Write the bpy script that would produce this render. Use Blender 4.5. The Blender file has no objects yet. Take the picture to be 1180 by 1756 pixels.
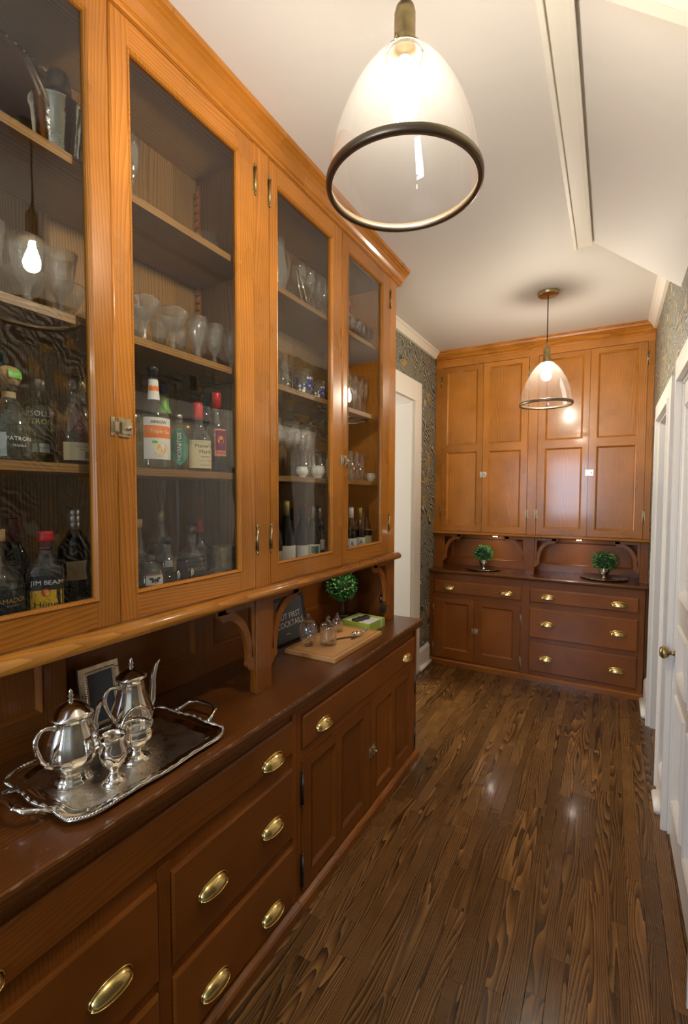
import bpy, bmesh, math, random
from mathutils import Vector, Matrix
from math import sin, cos, pi, radians as R

random.seed(7)
S = bpy.context.scene
COL = S.collection

# ------------------------------------------------------------------ camera
cam_d = bpy.data.cameras.new('camera')
cam = bpy.data.objects.new('camera', cam_d)
COL.objects.link(cam)
S.camera = cam
yaw, pitch, roll = R(29.655), R(2.6275), R(0.1523)
F_PX, CY = 803.94, 884.457
fw = Vector((-sin(yaw) * cos(pitch), cos(yaw) * cos(pitch), -sin(pitch)))
rt = Vector((cos(yaw), sin(yaw), 0))
up = rt.cross(fw)
rt, up = rt * cos(roll) + up * sin(roll), -rt * sin(roll) + up * cos(roll)
mw = Matrix((rt, up, -fw)).transposed().to_4x4()
mw.translation = Vector((0, 0, 1.55))
cam.matrix_world = mw
cam_d.sensor_fit = 'VERTICAL'
cam_d.sensor_height = 36
cam_d.lens = 36 * F_PX / 1756
cam_d.shift_y = (CY - 878) / 1756
cam_d.clip_start = 0.02

# ------------------------------------------------------------------ world, exposure
w = bpy.data.worlds.new('world')
S.world = w
w.use_nodes = True
w.node_tree.nodes['Background'].inputs[0].default_value = (0.62, 0.74, 1.0, 1)
w.node_tree.nodes['Background'].inputs[1].default_value = 0.8
S.view_settings.view_transform = 'Standard'
S.view_settings.look = 'None'
S.view_settings.gamma = 1
S.view_settings.use_curve_mapping = False
S.view_settings.exposure = 0.28
S.cycles.use_denoising = True
S.cycles.max_bounces = 10
S.cycles.diffuse_bounces = 5
S.cycles.glossy_bounces = 5
S.cycles.transmission_bounces = 8
S.cycles.transparent_max_bounces = 40
S.cycles.caustics_reflective = False
S.cycles.caustics_refractive = False
S.cycles.blur_glossy = 0.6
S.cycles.sample_clamp_indirect = 5
BULB_NEAR, BULB_FAR, FILL_REAR, PUCK = 480, 390, 110, 110
SIDE_W, SIDE_C = 60, (1.0, 0.96, 0.90)
REAR_W, REAR_C = 55, (0.66, 0.78, 1.0)

def area(name, loc, rot, sx, sy, power, col):
    l = bpy.data.lights.new(name, 'AREA')
    l.shape = 'RECTANGLE'; l.size = sx; l.size_y = sy; l.energy = power; l.color = col
    o = bpy.data.objects.new(name, l); o.location = loc; o.rotation_euler = rot
    COL.objects.link(o)
    return o
area('side_room_daylight', (-3.3, 3.3, 1.7), (0, R(-90), 0), 1.6, 1.4, SIDE_W, SIDE_C)
area('rear_window_daylight', (-0.75, -2.42, 1.7), (R(90), 0, 0), 0.8, 1.2, REAR_W, REAR_C)

# ------------------------------------------------------------------ materials
def newmat(name):
    m = bpy.data.materials.new(name)
    m.use_nodes = True
    nt = m.node_tree
    nt.nodes.clear()
    out = nt.nodes.new('ShaderNodeOutputMaterial')
    return m, nt, out
def N(nt, t, **k):
    n = nt.nodes.new('ShaderNode' + t)
    for a, b in k.items():
        if a.startswith('i_'):
            key = a[2:]
            n.inputs[int(key) if key.isdigit() else key.replace('_', ' ')].default_value = b
        else:
            setattr(n, a, b)
    return n
def L(nt, a, b):
    nt.links.new(a, b)
def c4(c):
    return (c[0], c[1], c[2], 1)
def ramp(nt, stops, fac):
    n = nt.nodes.new('ShaderNodeValToRGB')
    el = n.color_ramp.elements
    while len(el) < len(stops): el.new(0.5)
    for e, (p, c) in zip(el, stops):
        e.position = p; e.color = c4(c)
    L(nt, fac, n.inputs[0])
    return n
def plain(name, col, rough=0.5, metal=0.0, spec=0.5, bump=0, bscale=80, coat=0.0, var=0.0, emis=None, estr=0):
    m, nt, out = newmat(name)
    p = N(nt, 'BsdfPrincipled', i_Roughness=rough, i_Metallic=metal)
    p.inputs['Base Color'].default_value = c4(col)
    p.inputs['Specular IOR Level'].default_value = spec
    p.inputs['Coat Weight'].default_value = coat
    if emis:
        p.inputs['Emission Color'].default_value = c4(emis)
        p.inputs['Emission Strength'].default_value = estr
    tc = N(nt, 'TexCoord')
    if bump:
        no = N(nt, 'TexNoise', i_Scale=bscale, i_Detail=4.0)
        L(nt, tc.outputs['Object'], no.inputs['Vector'])
        b = N(nt, 'Bump', i_Strength=bump, i_Distance=0.002)
        L(nt, no.outputs['Fac'], b.inputs['Height'])
        L(nt, b.outputs[0], p.inputs['Normal'])
    if var:
        no = N(nt, 'TexNoise', i_Scale=bscale * 0.15, i_Detail=5.0)
        L(nt, tc.outputs['Object'], no.inputs['Vector'])
        r = ramp(nt, [(0.3, [x * (1 - var) for x in col]), (0.7, [min(1, x * (1 + var * 0.6)) for x in col])], no.outputs['Fac'])
        L(nt, r.outputs[0], p.inputs['Base Color'])
        mr = N(nt, 'MapRange', i_3=rough * 0.8, i_4=rough * 1.3)
        L(nt, no.outputs['Fac'], mr.inputs[0]); L(nt, mr.outputs[0], p.inputs['Roughness'])
    L(nt, p.outputs[0], out.inputs[0])
    return m
def wood(name, light, mid, dark, axis, freq=105, along=0.16, rough=0.27, coat=0.35, contrast=1.0, scratch=0.0, dist=0.14, swell=5.0, rand_v=0.12, edge=None):
    """procedural wood grain; axis = the direction the grain runs"""
    m, nt, out = newmat(name)
    tc = N(nt, 'TexCoord'); oi = N(nt, 'ObjectInfo')
    rr = N(nt, 'VectorMath', operation='SCALE')
    cb = N(nt, 'CombineXYZ', i_X=3.7, i_Y=6.1, i_Z=2.3)
    L(nt, cb.outputs[0], rr.inputs[0]); L(nt, oi.outputs['Random'], rr.inputs['Scale'])
    ofs = N(nt, 'VectorMath', operation='ADD')
    L(nt, tc.outputs['Object'], ofs.inputs[0]); L(nt, rr.outputs[0], ofs.inputs[1])
    sep = N(nt, 'SeparateXYZ'); L(nt, ofs.outputs[0], sep.inputs[0])
    ia = 'xyz'.index(axis); ib, ic = [q for q in range(3) if q != ia]
    cs_ = N(nt, 'Math', operation='ADD'); L(nt, sep.outputs[ib], cs_.inputs[0]); L(nt, sep.outputs[ic], cs_.inputs[1])
    cd_ = N(nt, 'Math', operation='SUBTRACT'); L(nt, sep.outputs[ib], cd_.inputs[0]); L(nt, sep.outputs[ic], cd_.inputs[1])
    def mul(src, k_):
        n_ = N(nt, 'Math', operation='MULTIPLY', i_1=k_); L(nt, src, n_.inputs[0]); return n_.outputs[0]
    nv = N(nt, 'CombineXYZ')          # slow swell of the growth rings gives cathedral figure
    L(nt, mul(cs_.outputs[0], swell), nv.inputs[0]); L(nt, mul(sep.outputs[ia], swell * along), nv.inputs[1]); L(nt, mul(cd_.outputs[0], swell), nv.inputs[2])
    sw = N(nt, 'TexNoise', i_Scale=1.0, i_Detail=1.5); sw.inputs['Roughness'].default_value = 0.35
    L(nt, nv.outputs[0], sw.inputs['Vector'])
    ph = N(nt, 'Math', operation='MULTIPLY_ADD', i_1=dist); L(nt, sw.outputs['Fac'], ph.inputs[0]); L(nt, cs_.outputs[0], ph.inputs[2])
    mp = N(nt, 'CombineXYZ')
    L(nt, ph.outputs[0], mp.inputs[0]); L(nt, mul(sep.outputs[ia], 0.12), mp.inputs[1]); L(nt, mul(cd_.outputs[0], 0.12), mp.inputs[2])
    wv = N(nt, 'TexWave', wave_type='BANDS', bands_direction='X', wave_profile='SAW')
    wv.inputs['Scale'].default_value = freq * 0.314
    wv.inputs['Distortion'].default_value = 1.6
    wv.inputs['Detail'].default_value = 3.0
    wv.inputs['Detail Scale'].default_value = 1.2
    wv.inputs['Detail Roughness'].default_value = 0.5
    L(nt, mp.outputs[0], wv.inputs['Vector'])
    f2 = N(nt, 'Mapping')
    s2 = [420, 420, 420]; s2['xyz'.index(axis)] = 9
    f2.inputs['Scale'].default_value = s2
    L(nt, tc.outputs['Object'], f2.inputs['Vector'])
    fib = N(nt, 'TexNoise', i_Scale=1.0, i_Detail=3.0)
    L(nt, f2.outputs[0], fib.inputs['Vector'])
    blot = N(nt, 'TexNoise', i_Scale=4.0, i_Detail=3.0)
    bm = N(nt, 'VectorMath', operation='ADD')
    L(nt, tc.outputs['Object'], bm.inputs[0]); L(nt, rr.outputs[0], bm.inputs[1])
    L(nt, bm.outputs[0], blot.inputs['Vector'])
    mixf = N(nt, 'Math', operation='MULTIPLY_ADD', i_1=0.42 * contrast, i_2=0.0)
    L(nt, fib.outputs['Fac'], mixf.inputs[0])
    mx = N(nt, 'Math', operation='MULTIPLY_ADD', i_1=0.55 * contrast)
    L(nt, wv.outputs['Fac'], mx.inputs[0]); L(nt, mixf.outputs[0], mx.inputs[2])
    rp = ramp(nt, [(0.05, light), (0.5, mid), (0.95, dark)], mx.outputs[0])
    # blotches and board to board brightness
    val = N(nt, 'MapRange', i_1=0.25, i_2=0.75, i_3=0.78, i_4=1.18)
    L(nt, blot.outputs['Fac'], val.inputs[0])
    rv = N(nt, 'MapRange', i_3=1 - rand_v, i_4=1 + rand_v)
    L(nt, oi.outputs['Random'], rv.inputs[0])
    vm = N(nt, 'Math', operation='MULTIPLY'); L(nt, val.outputs[0], vm.inputs[0]); L(nt, rv.outputs[0], vm.inputs[1])
    cm = N(nt, 'VectorMath', operation='SCALE')
    L(nt, rp.outputs[0], cm.inputs[0]); L(nt, vm.outputs[0], cm.inputs['Scale'])
    p = N(nt, 'BsdfPrincipled', i_Roughness=rough)
    p.inputs['Coat Weight'].default_value = coat
    p.inputs['Coat Roughness'].default_value = 0.10; p.inputs['Specular IOR Level'].default_value = 0.32
    colout = cm.outputs[0]
    if scratch:
        # thin pale scratches on the finish
        sv = N(nt, 'TexNoise', i_Scale=1.0, i_Detail=6.0)
        m3 = N(nt, 'Mapping'); m3.inputs['Scale'].default_value = (90, 26, 90); m3.inputs['Rotation'].default_value = (0, 0, 0.5)
        L(nt, tc.outputs['Object'], m3.inputs['Vector']); L(nt, m3.outputs[0], sv.inputs['Vector'])
        st = N(nt, 'MapRange', i_1=0.69, i_2=0.74, i_3=0.0, i_4=scratch)
        L(nt, sv.outputs['Fac'], st.inputs[0])
        fac = st.outputs[0]
        if edge is not None:      # worn arris along the front top edge of a worktop
            sp = N(nt, 'SeparateXYZ'); L(nt, tc.outputs['Object'], sp.inputs[0])
            ax = 'XYZ'.index(edge[0])
            d1 = N(nt, 'Math', operation='SUBTRACT', i_1=edge[1]); L(nt, sp.outputs[ax], d1.inputs[0])
            a1 = N(nt, 'Math', operation='ABSOLUTE'); L(nt, d1.outputs[0], a1.inputs[0])
            d2 = N(nt, 'Math', operation='SUBTRACT', i_1=edge[2]); L(nt, sp.outputs[2], d2.inputs[0])
            a2 = N(nt, 'Math', operation='ABSOLUTE'); L(nt, d2.outputs[0], a2.inputs[0])
            sm = N(nt, 'Math', operation='ADD'); L(nt, a1.outputs[0], sm.inputs[0]); L(nt, a2.outputs[0], sm.inputs[1])
            em = N(nt, 'MapRange', i_1=0.007, i_2=0.003, i_3=0.0, i_4=1.0); L(nt, sm.outputs[0], em.inputs[0])
            en = N(nt, 'TexNoise', i_Scale=45.0, i_Detail=5.0); L(nt, tc.outputs['Object'], en.inputs['Vector'])
            er = N(nt, 'MapRange', i_1=0.50, i_2=0.60, i_3=0.0, i_4=0.75); L(nt, en.outputs['Fac'], er.inputs[0])
            ee = N(nt, 'Math', operation='MULTIPLY'); L(nt, em.outputs[0], ee.inputs[0]); L(nt, er.outputs[0], ee.inputs[1])
            mxx = N(nt, 'Math', operation='MAXIMUM'); L(nt, st.outputs[0], mxx.inputs[0]); L(nt, ee.outputs[0], mxx.inputs[1])
            fac = mxx.outputs[0]
        mc = N(nt, 'Mix', data_type='RGBA')
        L(nt, fac, mc.inputs[0]); L(nt, colout, mc.inputs[6])
        mc.inputs[7].default_value = (0.62, 0.42, 0.22, 1)
        colout = mc.outputs[2]
    L(nt, colout, p.inputs['Base Color'])
    rg = N(nt, 'MapRange', i_3=rough * 0.8, i_4=rough * 1.35)
    L(nt, blot.outputs['Fac'], rg.inputs[0]); L(nt, rg.outputs[0], p.inputs['Roughness'])
    b = N(nt, 'Bump', i_Strength=0.12, i_Distance=0.0015)
    L(nt, mx.outputs[0], b.inputs['Height']); L(nt, b.outputs[0], p.inputs['Normal'])
    L(nt, p.outputs[0], out.inputs[0])
    return m

FIR = dict(light=(0.56, 0.232, 0.033), mid=(0.42, 0.150, 0.017), dark=(0.17, 0.044, 0.004))
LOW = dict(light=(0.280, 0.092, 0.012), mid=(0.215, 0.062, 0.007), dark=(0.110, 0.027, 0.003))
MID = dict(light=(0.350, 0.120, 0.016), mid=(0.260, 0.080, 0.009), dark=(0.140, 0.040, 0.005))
INR = dict(light=(0.36, 0.20, 0.065), mid=(0.27, 0.135, 0.040), dark=(0.11, 0.05, 0.014))
CTR = dict(light=(0.200, 0.072, 0.014), mid=(0.135, 0.042, 0.008), dark=(0.050, 0.014, 0.003))
fz = wood('fir_vertical', axis='z', contrast=0.85, **FIR); fy = wood('fir_along', axis='y', contrast=0.85, **FIR); fx = wood('fir_across', axis='x', contrast=0.85, **FIR)
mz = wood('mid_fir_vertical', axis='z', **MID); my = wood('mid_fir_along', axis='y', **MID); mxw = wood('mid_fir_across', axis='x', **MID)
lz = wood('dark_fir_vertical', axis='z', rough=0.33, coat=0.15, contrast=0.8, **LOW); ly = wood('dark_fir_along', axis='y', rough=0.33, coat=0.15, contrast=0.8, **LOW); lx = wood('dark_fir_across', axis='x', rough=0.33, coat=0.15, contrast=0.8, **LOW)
iz = wood('shelf_back_wood', axis='z', rough=0.5, coat=0.0, **INR); iy = wood('shelf_wood', axis='y', rough=0.4, coat=0.0, **INR)
cty = wood('worktop_wood', axis='y', rough=0.3, coat=0.2, scratch=0.35, edge=('X', -0.945, 0.818), **CTR)
ctx = wood('worktop_wood_far', axis='x', rough=0.26, scratch=0.25, edge=('Y', 4.10, 0.868), **CTR)
board_m = wood('bamboo_board', (0.66, 0.36, 0.13), (0.58, 0.29, 0.10), (0.42, 0.19, 0.06), 'y', freq=120, rough=0.5, coat=0, contrast=0.7)
oak = wood('stained_oak', (0.340, 0.172, 0.050), (0.190, 0.088, 0.023), (0.048, 0.021, 0.007), 'y', freq=100, along=0.11, rough=0.25, coat=0.2, contrast=1.35, dist=0.19, swell=9.0, rand_v=0.30)
subfloor = plain('floor_joint_dark', (0.01, 0.006, 0.004), 0.8)
white = plain('white_gloss_paint', (0.82, 0.79, 0.72), 0.35, bump=0.03, bscale=30)
ceil_m = plain('ceiling_paint', (0.74, 0.71, 0.665), 0.6, bump=0.03, bscale=20)
cream = plain('cream_trim_paint', (0.84, 0.80, 0.70), 0.4, bump=0.06, bscale=30)
silver = plain('polished_silver', (0.80, 0.76, 0.68), 0.09, 1.0)
silver_e = plain('engraved_silver', (0.78, 0.70, 0.58), 0.27, 1.0, bump=1.0, bscale=110, var=0.30)
pewter = plain('pewter', (0.36, 0.33, 0.30), 0.26, 1.0, bump=0.2, bscale=90)
steel = plain('brushed_steel', (0.70, 0.69, 0.66), 0.16, 1.0)
hammered = plain('hammered_silver', (0.62, 0.60, 0.52), 0.16, 1.0, bump=0.8, bscale=60)
brass = plain('polished_brass', (0.80, 0.62, 0.24), 0.17, 1.0)
brass_o = plain('aged_brass', (0.42, 0.32, 0.15), 0.32, 1.0, var=0.3, bscale=300)
nickel = plain('aged_nickel', (0.62, 0.54, 0.38), 0.28, 1.0, var=0.25, bscale=300)
iron = plain('dark_steel', (0.12, 0.10, 0.08), 0.35, 1.0)
bronze = plain('bronze_ring', (0.20, 0.155, 0.10), 0.38, 0.9)
black = plain('black_plastic', (0.012, 0.012, 0.014), 0.3)
cordm = plain('cord_fabric', (0.03, 0.028, 0.026), 0.7)
cork = plain('cork', (0.50, 0.31, 0.14), 0.8, bump=0.4, bscale=200, var=0.3)
red = plain('red_wax', (0.62, 0.02, 0.025), 0.3)
dkred = plain('dark_red_wax', (0.22, 0.012, 0.012), 0.3)
orange = plain('orange_print', (0.88, 0.22, 0.02), 0.45)
paper = plain('label_paper', (0.82, 0.80, 0.74), 0.6)
creamp = plain('cream_label_paper', (0.72, 0.62, 0.40), 0.6)
tanp = plain('tan_label_paper', (0.50, 0.36, 0.19), 0.6)
blackp = plain('black_label_paper', (0.014, 0.016, 0.019), 0.5)
yellowp = plain('yellow_print', (0.90, 0.52, 0.03), 0.45, var=0.35, bscale=1500)
tealp = plain('teal_print', (0.02, 0.30, 0.22), 0.45)
purplep = plain('purple_print', (0.20, 0.02, 0.07), 0.5)
pinkp = plain('salmon_print', (0.75, 0.25, 0.14), 0.5)
goldp = plain('gold_print', (0.62, 0.36, 0.10), 0.4, 0.5)
inkp = plain('ink_print', (0.012, 0.012, 0.015), 0.5)
navyp = plain('navy_print', (0.01, 0.02, 0.10), 0.5)
whitep = plain('white_print', (0.85, 0.85, 0.83), 0.5)
greyp = plain('grey_print', (0.35, 0.37, 0.36), 0.5)
greenp = plain('green_print', (0.16, 0.50, 0.05), 0.4)
limep = plain('lime_card', (0.36, 0.50, 0.07), 0.5)
orangef = plain('orange_slice_print', (0.95, 0.50, 0.03), 0.4)
foil_g = plain('gold_foil', (0.60, 0.46, 0.20), 0.35, 0.8)
foil_s = plain('silver_foil', (0.55, 0.55, 0.54), 0.3, 0.8)
foil_b = plain('black_foil', (0.02, 0.02, 0.02), 0.35, 0.3)
foil_n = plain('blue_cap', (0.01, 0.03, 0.22), 0.35)
foil_t = plain('green_foil', (0.01, 0.16, 0.11), 0.35, 0.4)
porc = plain('white_porcelain', (0.84, 0.83, 0.80), 0.15)
slate = plain('grey_print_board', (0.085, 0.09, 0.095), 0.45)
choc = plain('chocolate', (0.045, 0.018, 0.012), 0.35, bump=0.3)
leaf_m = plain('box_leaf', (0.045, 0.19, 0.028), 0.38, var=0.6, bscale=300)
leaf_l = plain('box_leaf_light', (0.24, 0.50, 0.15), 0.38, var=0.5, bscale=300)
twig = plain('twig_bark', (0.09, 0.055, 0.03), 0.8)
terra = plain('dark_pot', (0.05, 0.03, 0.02), 0.6)
wick = plain('woven_sisal', (0.42, 0.33, 0.17), 0.8, bump=1.0, bscale=160, var=0.4)

def glassmat(name, tint=(1, 1, 1), gloss=1.0, haze=0.0, rough=0.0, ior=1.5, bump=0, bscale=8, hcol=(0.9, 0.9, 0.88), edge=0.0, stretch=(1, 1, 1)):
    """thin-walled glass: clear transmission, Fresnel reflection, optional pale haze layer and refracting edge"""
    m, nt, out = newmat(name)
    tr = N(nt, 'BsdfTransparent'); tr.inputs[0].default_value = c4(tint)
    gl = N(nt, 'BsdfGlossy', i_Roughness=rough); gl.inputs[0].default_value = (gloss, gloss, gloss, 1)
    # Schlick reflectance of a thin sheet, the same from both sides
    fl = N(nt, 'LayerWeight', i_Blend=0.5)
    f5 = N(nt, 'Math', operation='POWER', i_1=5.0); L(nt, fl.outputs['Facing'], f5.inputs[0])
    r0 = ((ior - 1) / (ior + 1)) ** 2
    fr = N(nt, 'Math', operation='MULTIPLY_ADD', i_1=0.85 * (1 - r0), i_2=r0); L(nt, f5.outputs[0], fr.inputs[0])
    base = tr
    if edge:
        lw = N(nt, 'LayerWeight', i_Blend=0.35)
        pw = N(nt, 'Math', operation='POWER', i_1=2.2); L(nt, lw.outputs['Facing'], pw.inputs[0])
        ml = N(nt, 'Math', operation='MULTIPLY', i_1=edge); L(nt, pw.outputs[0], ml.inputs[0])
        ef = N(nt, 'BsdfGlossy', i_Roughness=0.05); ef.inputs[0].default_value = (0.9, 0.9, 0.88, 1)
        mx = N(nt, 'MixShader'); L(nt, ml.outputs[0], mx.inputs[0]); L(nt, tr.outputs[0], mx.inputs[1]); L(nt, ef.outputs[0], mx.inputs[2])
        base = mx
    if haze:
        df = N(nt, 'BsdfDiffuse'); df.inputs[0].default_value = c4(hcol)
        tl = N(nt, 'BsdfTranslucent'); tl.inputs[0].default_value = c4(hcol)
        h1 = N(nt, 'MixShader', i_0=0.5); L(nt, df.outputs[0], h1.inputs[1]); L(nt, tl.outputs[0], h1.inputs[2])
        h2 = N(nt, 'MixShader', i_0=haze); L(nt, base.outputs[0], h2.inputs[1]); L(nt, h1.outputs[0], h2.inputs[2])
        base = h2
    ms = N(nt, 'MixShader')
    L(nt, fr.outputs[0], ms.inputs[0]); L(nt, base.outputs[0], ms.inputs[1]); L(nt, gl.outputs[0], ms.inputs[2])
    if bump:
        tc = N(nt, 'TexCoord'); mp = N(nt, 'Mapping'); mp.inputs['Scale'].default_value = stretch
        no = N(nt, 'TexNoise', i_Scale=bscale, i_Detail=2.0)
        L(nt, tc.outputs['Object'], mp.inputs[0]); L(nt, mp.outputs[0], no.inputs['Vector'])
        b = N(nt, 'Bump', i_Strength=bump, i_Distance=0.002)
        L(nt, no.outputs['Fac'], b.inputs['Height'])
        L(nt, b.outputs[0], gl.inputs['Normal'])
    L(nt, ms.outputs[0], out.inputs[0])
    return m
pane_g = glassmat('old_wavy_pane', (0.97, 0.98, 0.97), ior=1.52, bump=0.35, bscale=5, stretch=(1, 1.6, 0.6))
shade_g = glassmat('pendant_glass', (0.97, 0.97, 0.96), ior=1.5, haze=0.018, edge=0.25, bump=0.2, bscale=14)  # haze whitens the shade to imitate bloom round the bulb
ware_g = glassmat('drinking_glass', (0.98, 0.985, 0.98), ior=1.95, edge=0.9, rough=0.01, haze=0.06)  # haze here, in crystal and clear bottles paints in brightness for sparkle
crystal = glassmat('cut_crystal', (0.96, 0.97, 0.96), ior=1.9, edge=0.8, haze=0.10, bump=1.0, bscale=160, rough=0.02)
jar_g = glassmat('jar_glass', (0.985, 0.99, 0.985), ior=1.9, edge=0.55, rough=0.01, haze=0.008)
bot_c = glassmat('clear_bottle_glass', (0.96, 0.98, 0.96), ior=1.75, edge=0.7, haze=0.05, hcol=(0.75, 0.85, 0.75))
bot_gr = glassmat('green_bottle_glass', (0.06, 0.13, 0.02), ior=1.5, edge=0.2)
bot_dk = glassmat('black_bottle_glass', (0.02, 0.02, 0.012), ior=1.5, edge=0.15)
bot_te = glassmat('teal_bottle_glass', (0.10, 0.35, 0.30), ior=1.5, edge=0.3)
liq_am = glassmat('amber_spirit', (0.62, 0.24, 0.05), gloss=0.4)
liq_dk = glassmat('dark_spirit', (0.28, 0.075, 0.02), gloss=0.4)
liq_ye = glassmat('yellow_spirit', (0.62, 0.60, 0.12), gloss=0.4, haze=0.15, hcol=(0.5, 0.5, 0.1))
liq_cl = glassmat('clear_spirit', (0.93, 0.96, 0.93), gloss=0.5)
liq_gd = glassmat('golden_spirit', (0.88, 0.72, 0.25), gloss=0.4)
liq_rd = glassmat('red_wine', (0.12, 0.01, 0.012), gloss=0.4)

def wallpaper():
    m, nt, out = newmat('botanical_wallpaper')
    tc = N(nt, 'TexCoord')
    wp = N(nt, 'TexNoise', i_Scale=7.0, i_Detail=2.0)
    L(nt, tc.outputs['Object'], wp.inputs['Vector'])
    ad = N(nt, 'VectorMath', operation='MULTIPLY_ADD')
    L(nt, wp.outputs['Color'], ad.inputs[0]); ad.inputs[1].default_value = (0.22, 0.22, 0.22); L(nt, tc.outputs['Object'], ad.inputs[2])
    # feathered leaf sprays: rings round scattered centres, crossed by fine veins
    v1 = N(nt, 'TexVoronoi', i_Scale=8.0); L(nt, ad.outputs[0], v1.inputs['Vector'])
    sn = N(nt, 'Math', operation='MULTIPLY', i_1=95.0); L(nt, v1.outputs['Distance'], sn.inputs[0])
    s2 = N(nt, 'Math', operation='SINE'); L(nt, sn.outputs[0], s2.inputs[0])
    ln = N(nt, 'MapRange', i_1=0.15, i_2=0.6, i_3=0.0, i_4=1.0); L(nt, s2.outputs[0], ln.inputs[0])
    wv = N(nt, 'TexWave', wave_type='BANDS', bands_direction='DIAGONAL'); wv.inputs['Scale'].default_value = 13; wv.inputs['Distortion'].default_value = 16; wv.inputs['Detail'].default_value = 2; wv.inputs['Detail Scale'].default_value = 0.6
    L(nt, tc.outputs['Object'], wv.inputs['Vector'])
    w2 = N(nt, 'MapRange', i_1=0.55, i_2=0.8, i_3=0.0, i_4=1.0); L(nt, wv.outputs['Fac'], w2.inputs[0])
    sel = N(nt, 'TexNoise', i_Scale=6.0, i_Detail=1.0); L(nt, tc.outputs['Object'], sel.inputs['Vector'])
    st = N(nt, 'MapRange', i_1=0.47, i_2=0.53, i_3=0.0, i_4=1.0); L(nt, sel.outputs['Fac'], st.inputs[0])
    mf = N(nt, 'Mix', data_type='FLOAT'); L(nt, st.outputs[0], mf.inputs[0]); L(nt, ln.outputs[0], mf.inputs[2]); L(nt, w2.outputs[0], mf.inputs[3])
    c1 = N(nt, 'Mix', data_type='RGBA'); c1.inputs[6].default_value = (0.030, 0.031, 0.027, 1); c1.inputs[7].default_value = (0.46, 0.45, 0.35, 1)
    L(nt, mf.outputs[0], c1.inputs[0])
    # gold blossoms and pale pods
    v2 = N(nt, 'TexVoronoi', i_Scale=6.5, i_Randomness=0.75); L(nt, ad.outputs[0], v2.inputs['Vector'])
    g = N(nt, 'MapRange', i_1=0.27, i_2=0.22, i_3=0.0, i_4=0.9); L(nt, v2.outputs['Distance'], g.inputs[0])
    cs = N(nt, 'SeparateColor'); L(nt, v2.outputs['Color'], cs.inputs[0])
    gt = N(nt, 'Math', operation='GREATER_THAN', i_1=0.42); L(nt, cs.outputs[0], gt.inputs[0])
    gm = N(nt, 'Math', operation='MULTIPLY'); L(nt, g.outputs[0], gm.inputs[0]); L(nt, gt.outputs[0], gm.inputs[1])
    c2 = N(nt, 'Mix', data_type='RGBA'); c2.inputs[7].default_value = (0.40, 0.24, 0.055, 1)
    L(nt, gm.outputs[0], c2.inputs[0]); L(nt, c1.outputs[2], c2.inputs[6])
    lt = N(nt, 'Math', operation='LESS_THAN', i_1=0.2); L(nt, cs.outputs[0], lt.inputs[0])
    g3 = N(nt, 'MapRange', i_1=0.20, i_2=0.16, i_3=0.0, i_4=1.0); L(nt, v2.outputs['Distance'], g3.inputs[0])
    gm3 = N(nt, 'Math', operation='MULTIPLY'); L(nt, g3.outputs[0], gm3.inputs[0]); L(nt, lt.outputs[0], gm3.inputs[1])
    c3 = N(nt, 'Mix', data_type='RGBA'); c3.inputs[7].default_value = (0.50, 0.49, 0.41, 1)
    L(nt, gm3.outputs[0], c3.inputs[0]); L(nt, c2.outputs[2], c3.inputs[6])
    p = N(nt, 'BsdfPrincipled', i_Roughness=0.55)
    L(nt, c3.outputs[2], p.inputs['Base Color']); L(nt, p.outputs[0], out.inputs[0])
    return m
paperw = wallpaper()
def emit(name, col, s):
    m, nt, out = newmat(name)
    e = N(nt, 'Emission', i_Strength=s); e.inputs[0].default_value = c4(col)
    L(nt, e.outputs[0], out.inputs[0])
    return m
WARM = (1.0, 0.88, 0.71)
bulb_n = emit('bulb_light_near', WARM, BULB_NEAR); bulb_f = emit('bulb_light_far', WARM, BULB_FAR); fill_r = emit('fill_light_rear', WARM, FILL_REAR)
puck_m = emit('puck_light', (1.0, 0.86, 0.72), PUCK)

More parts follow.
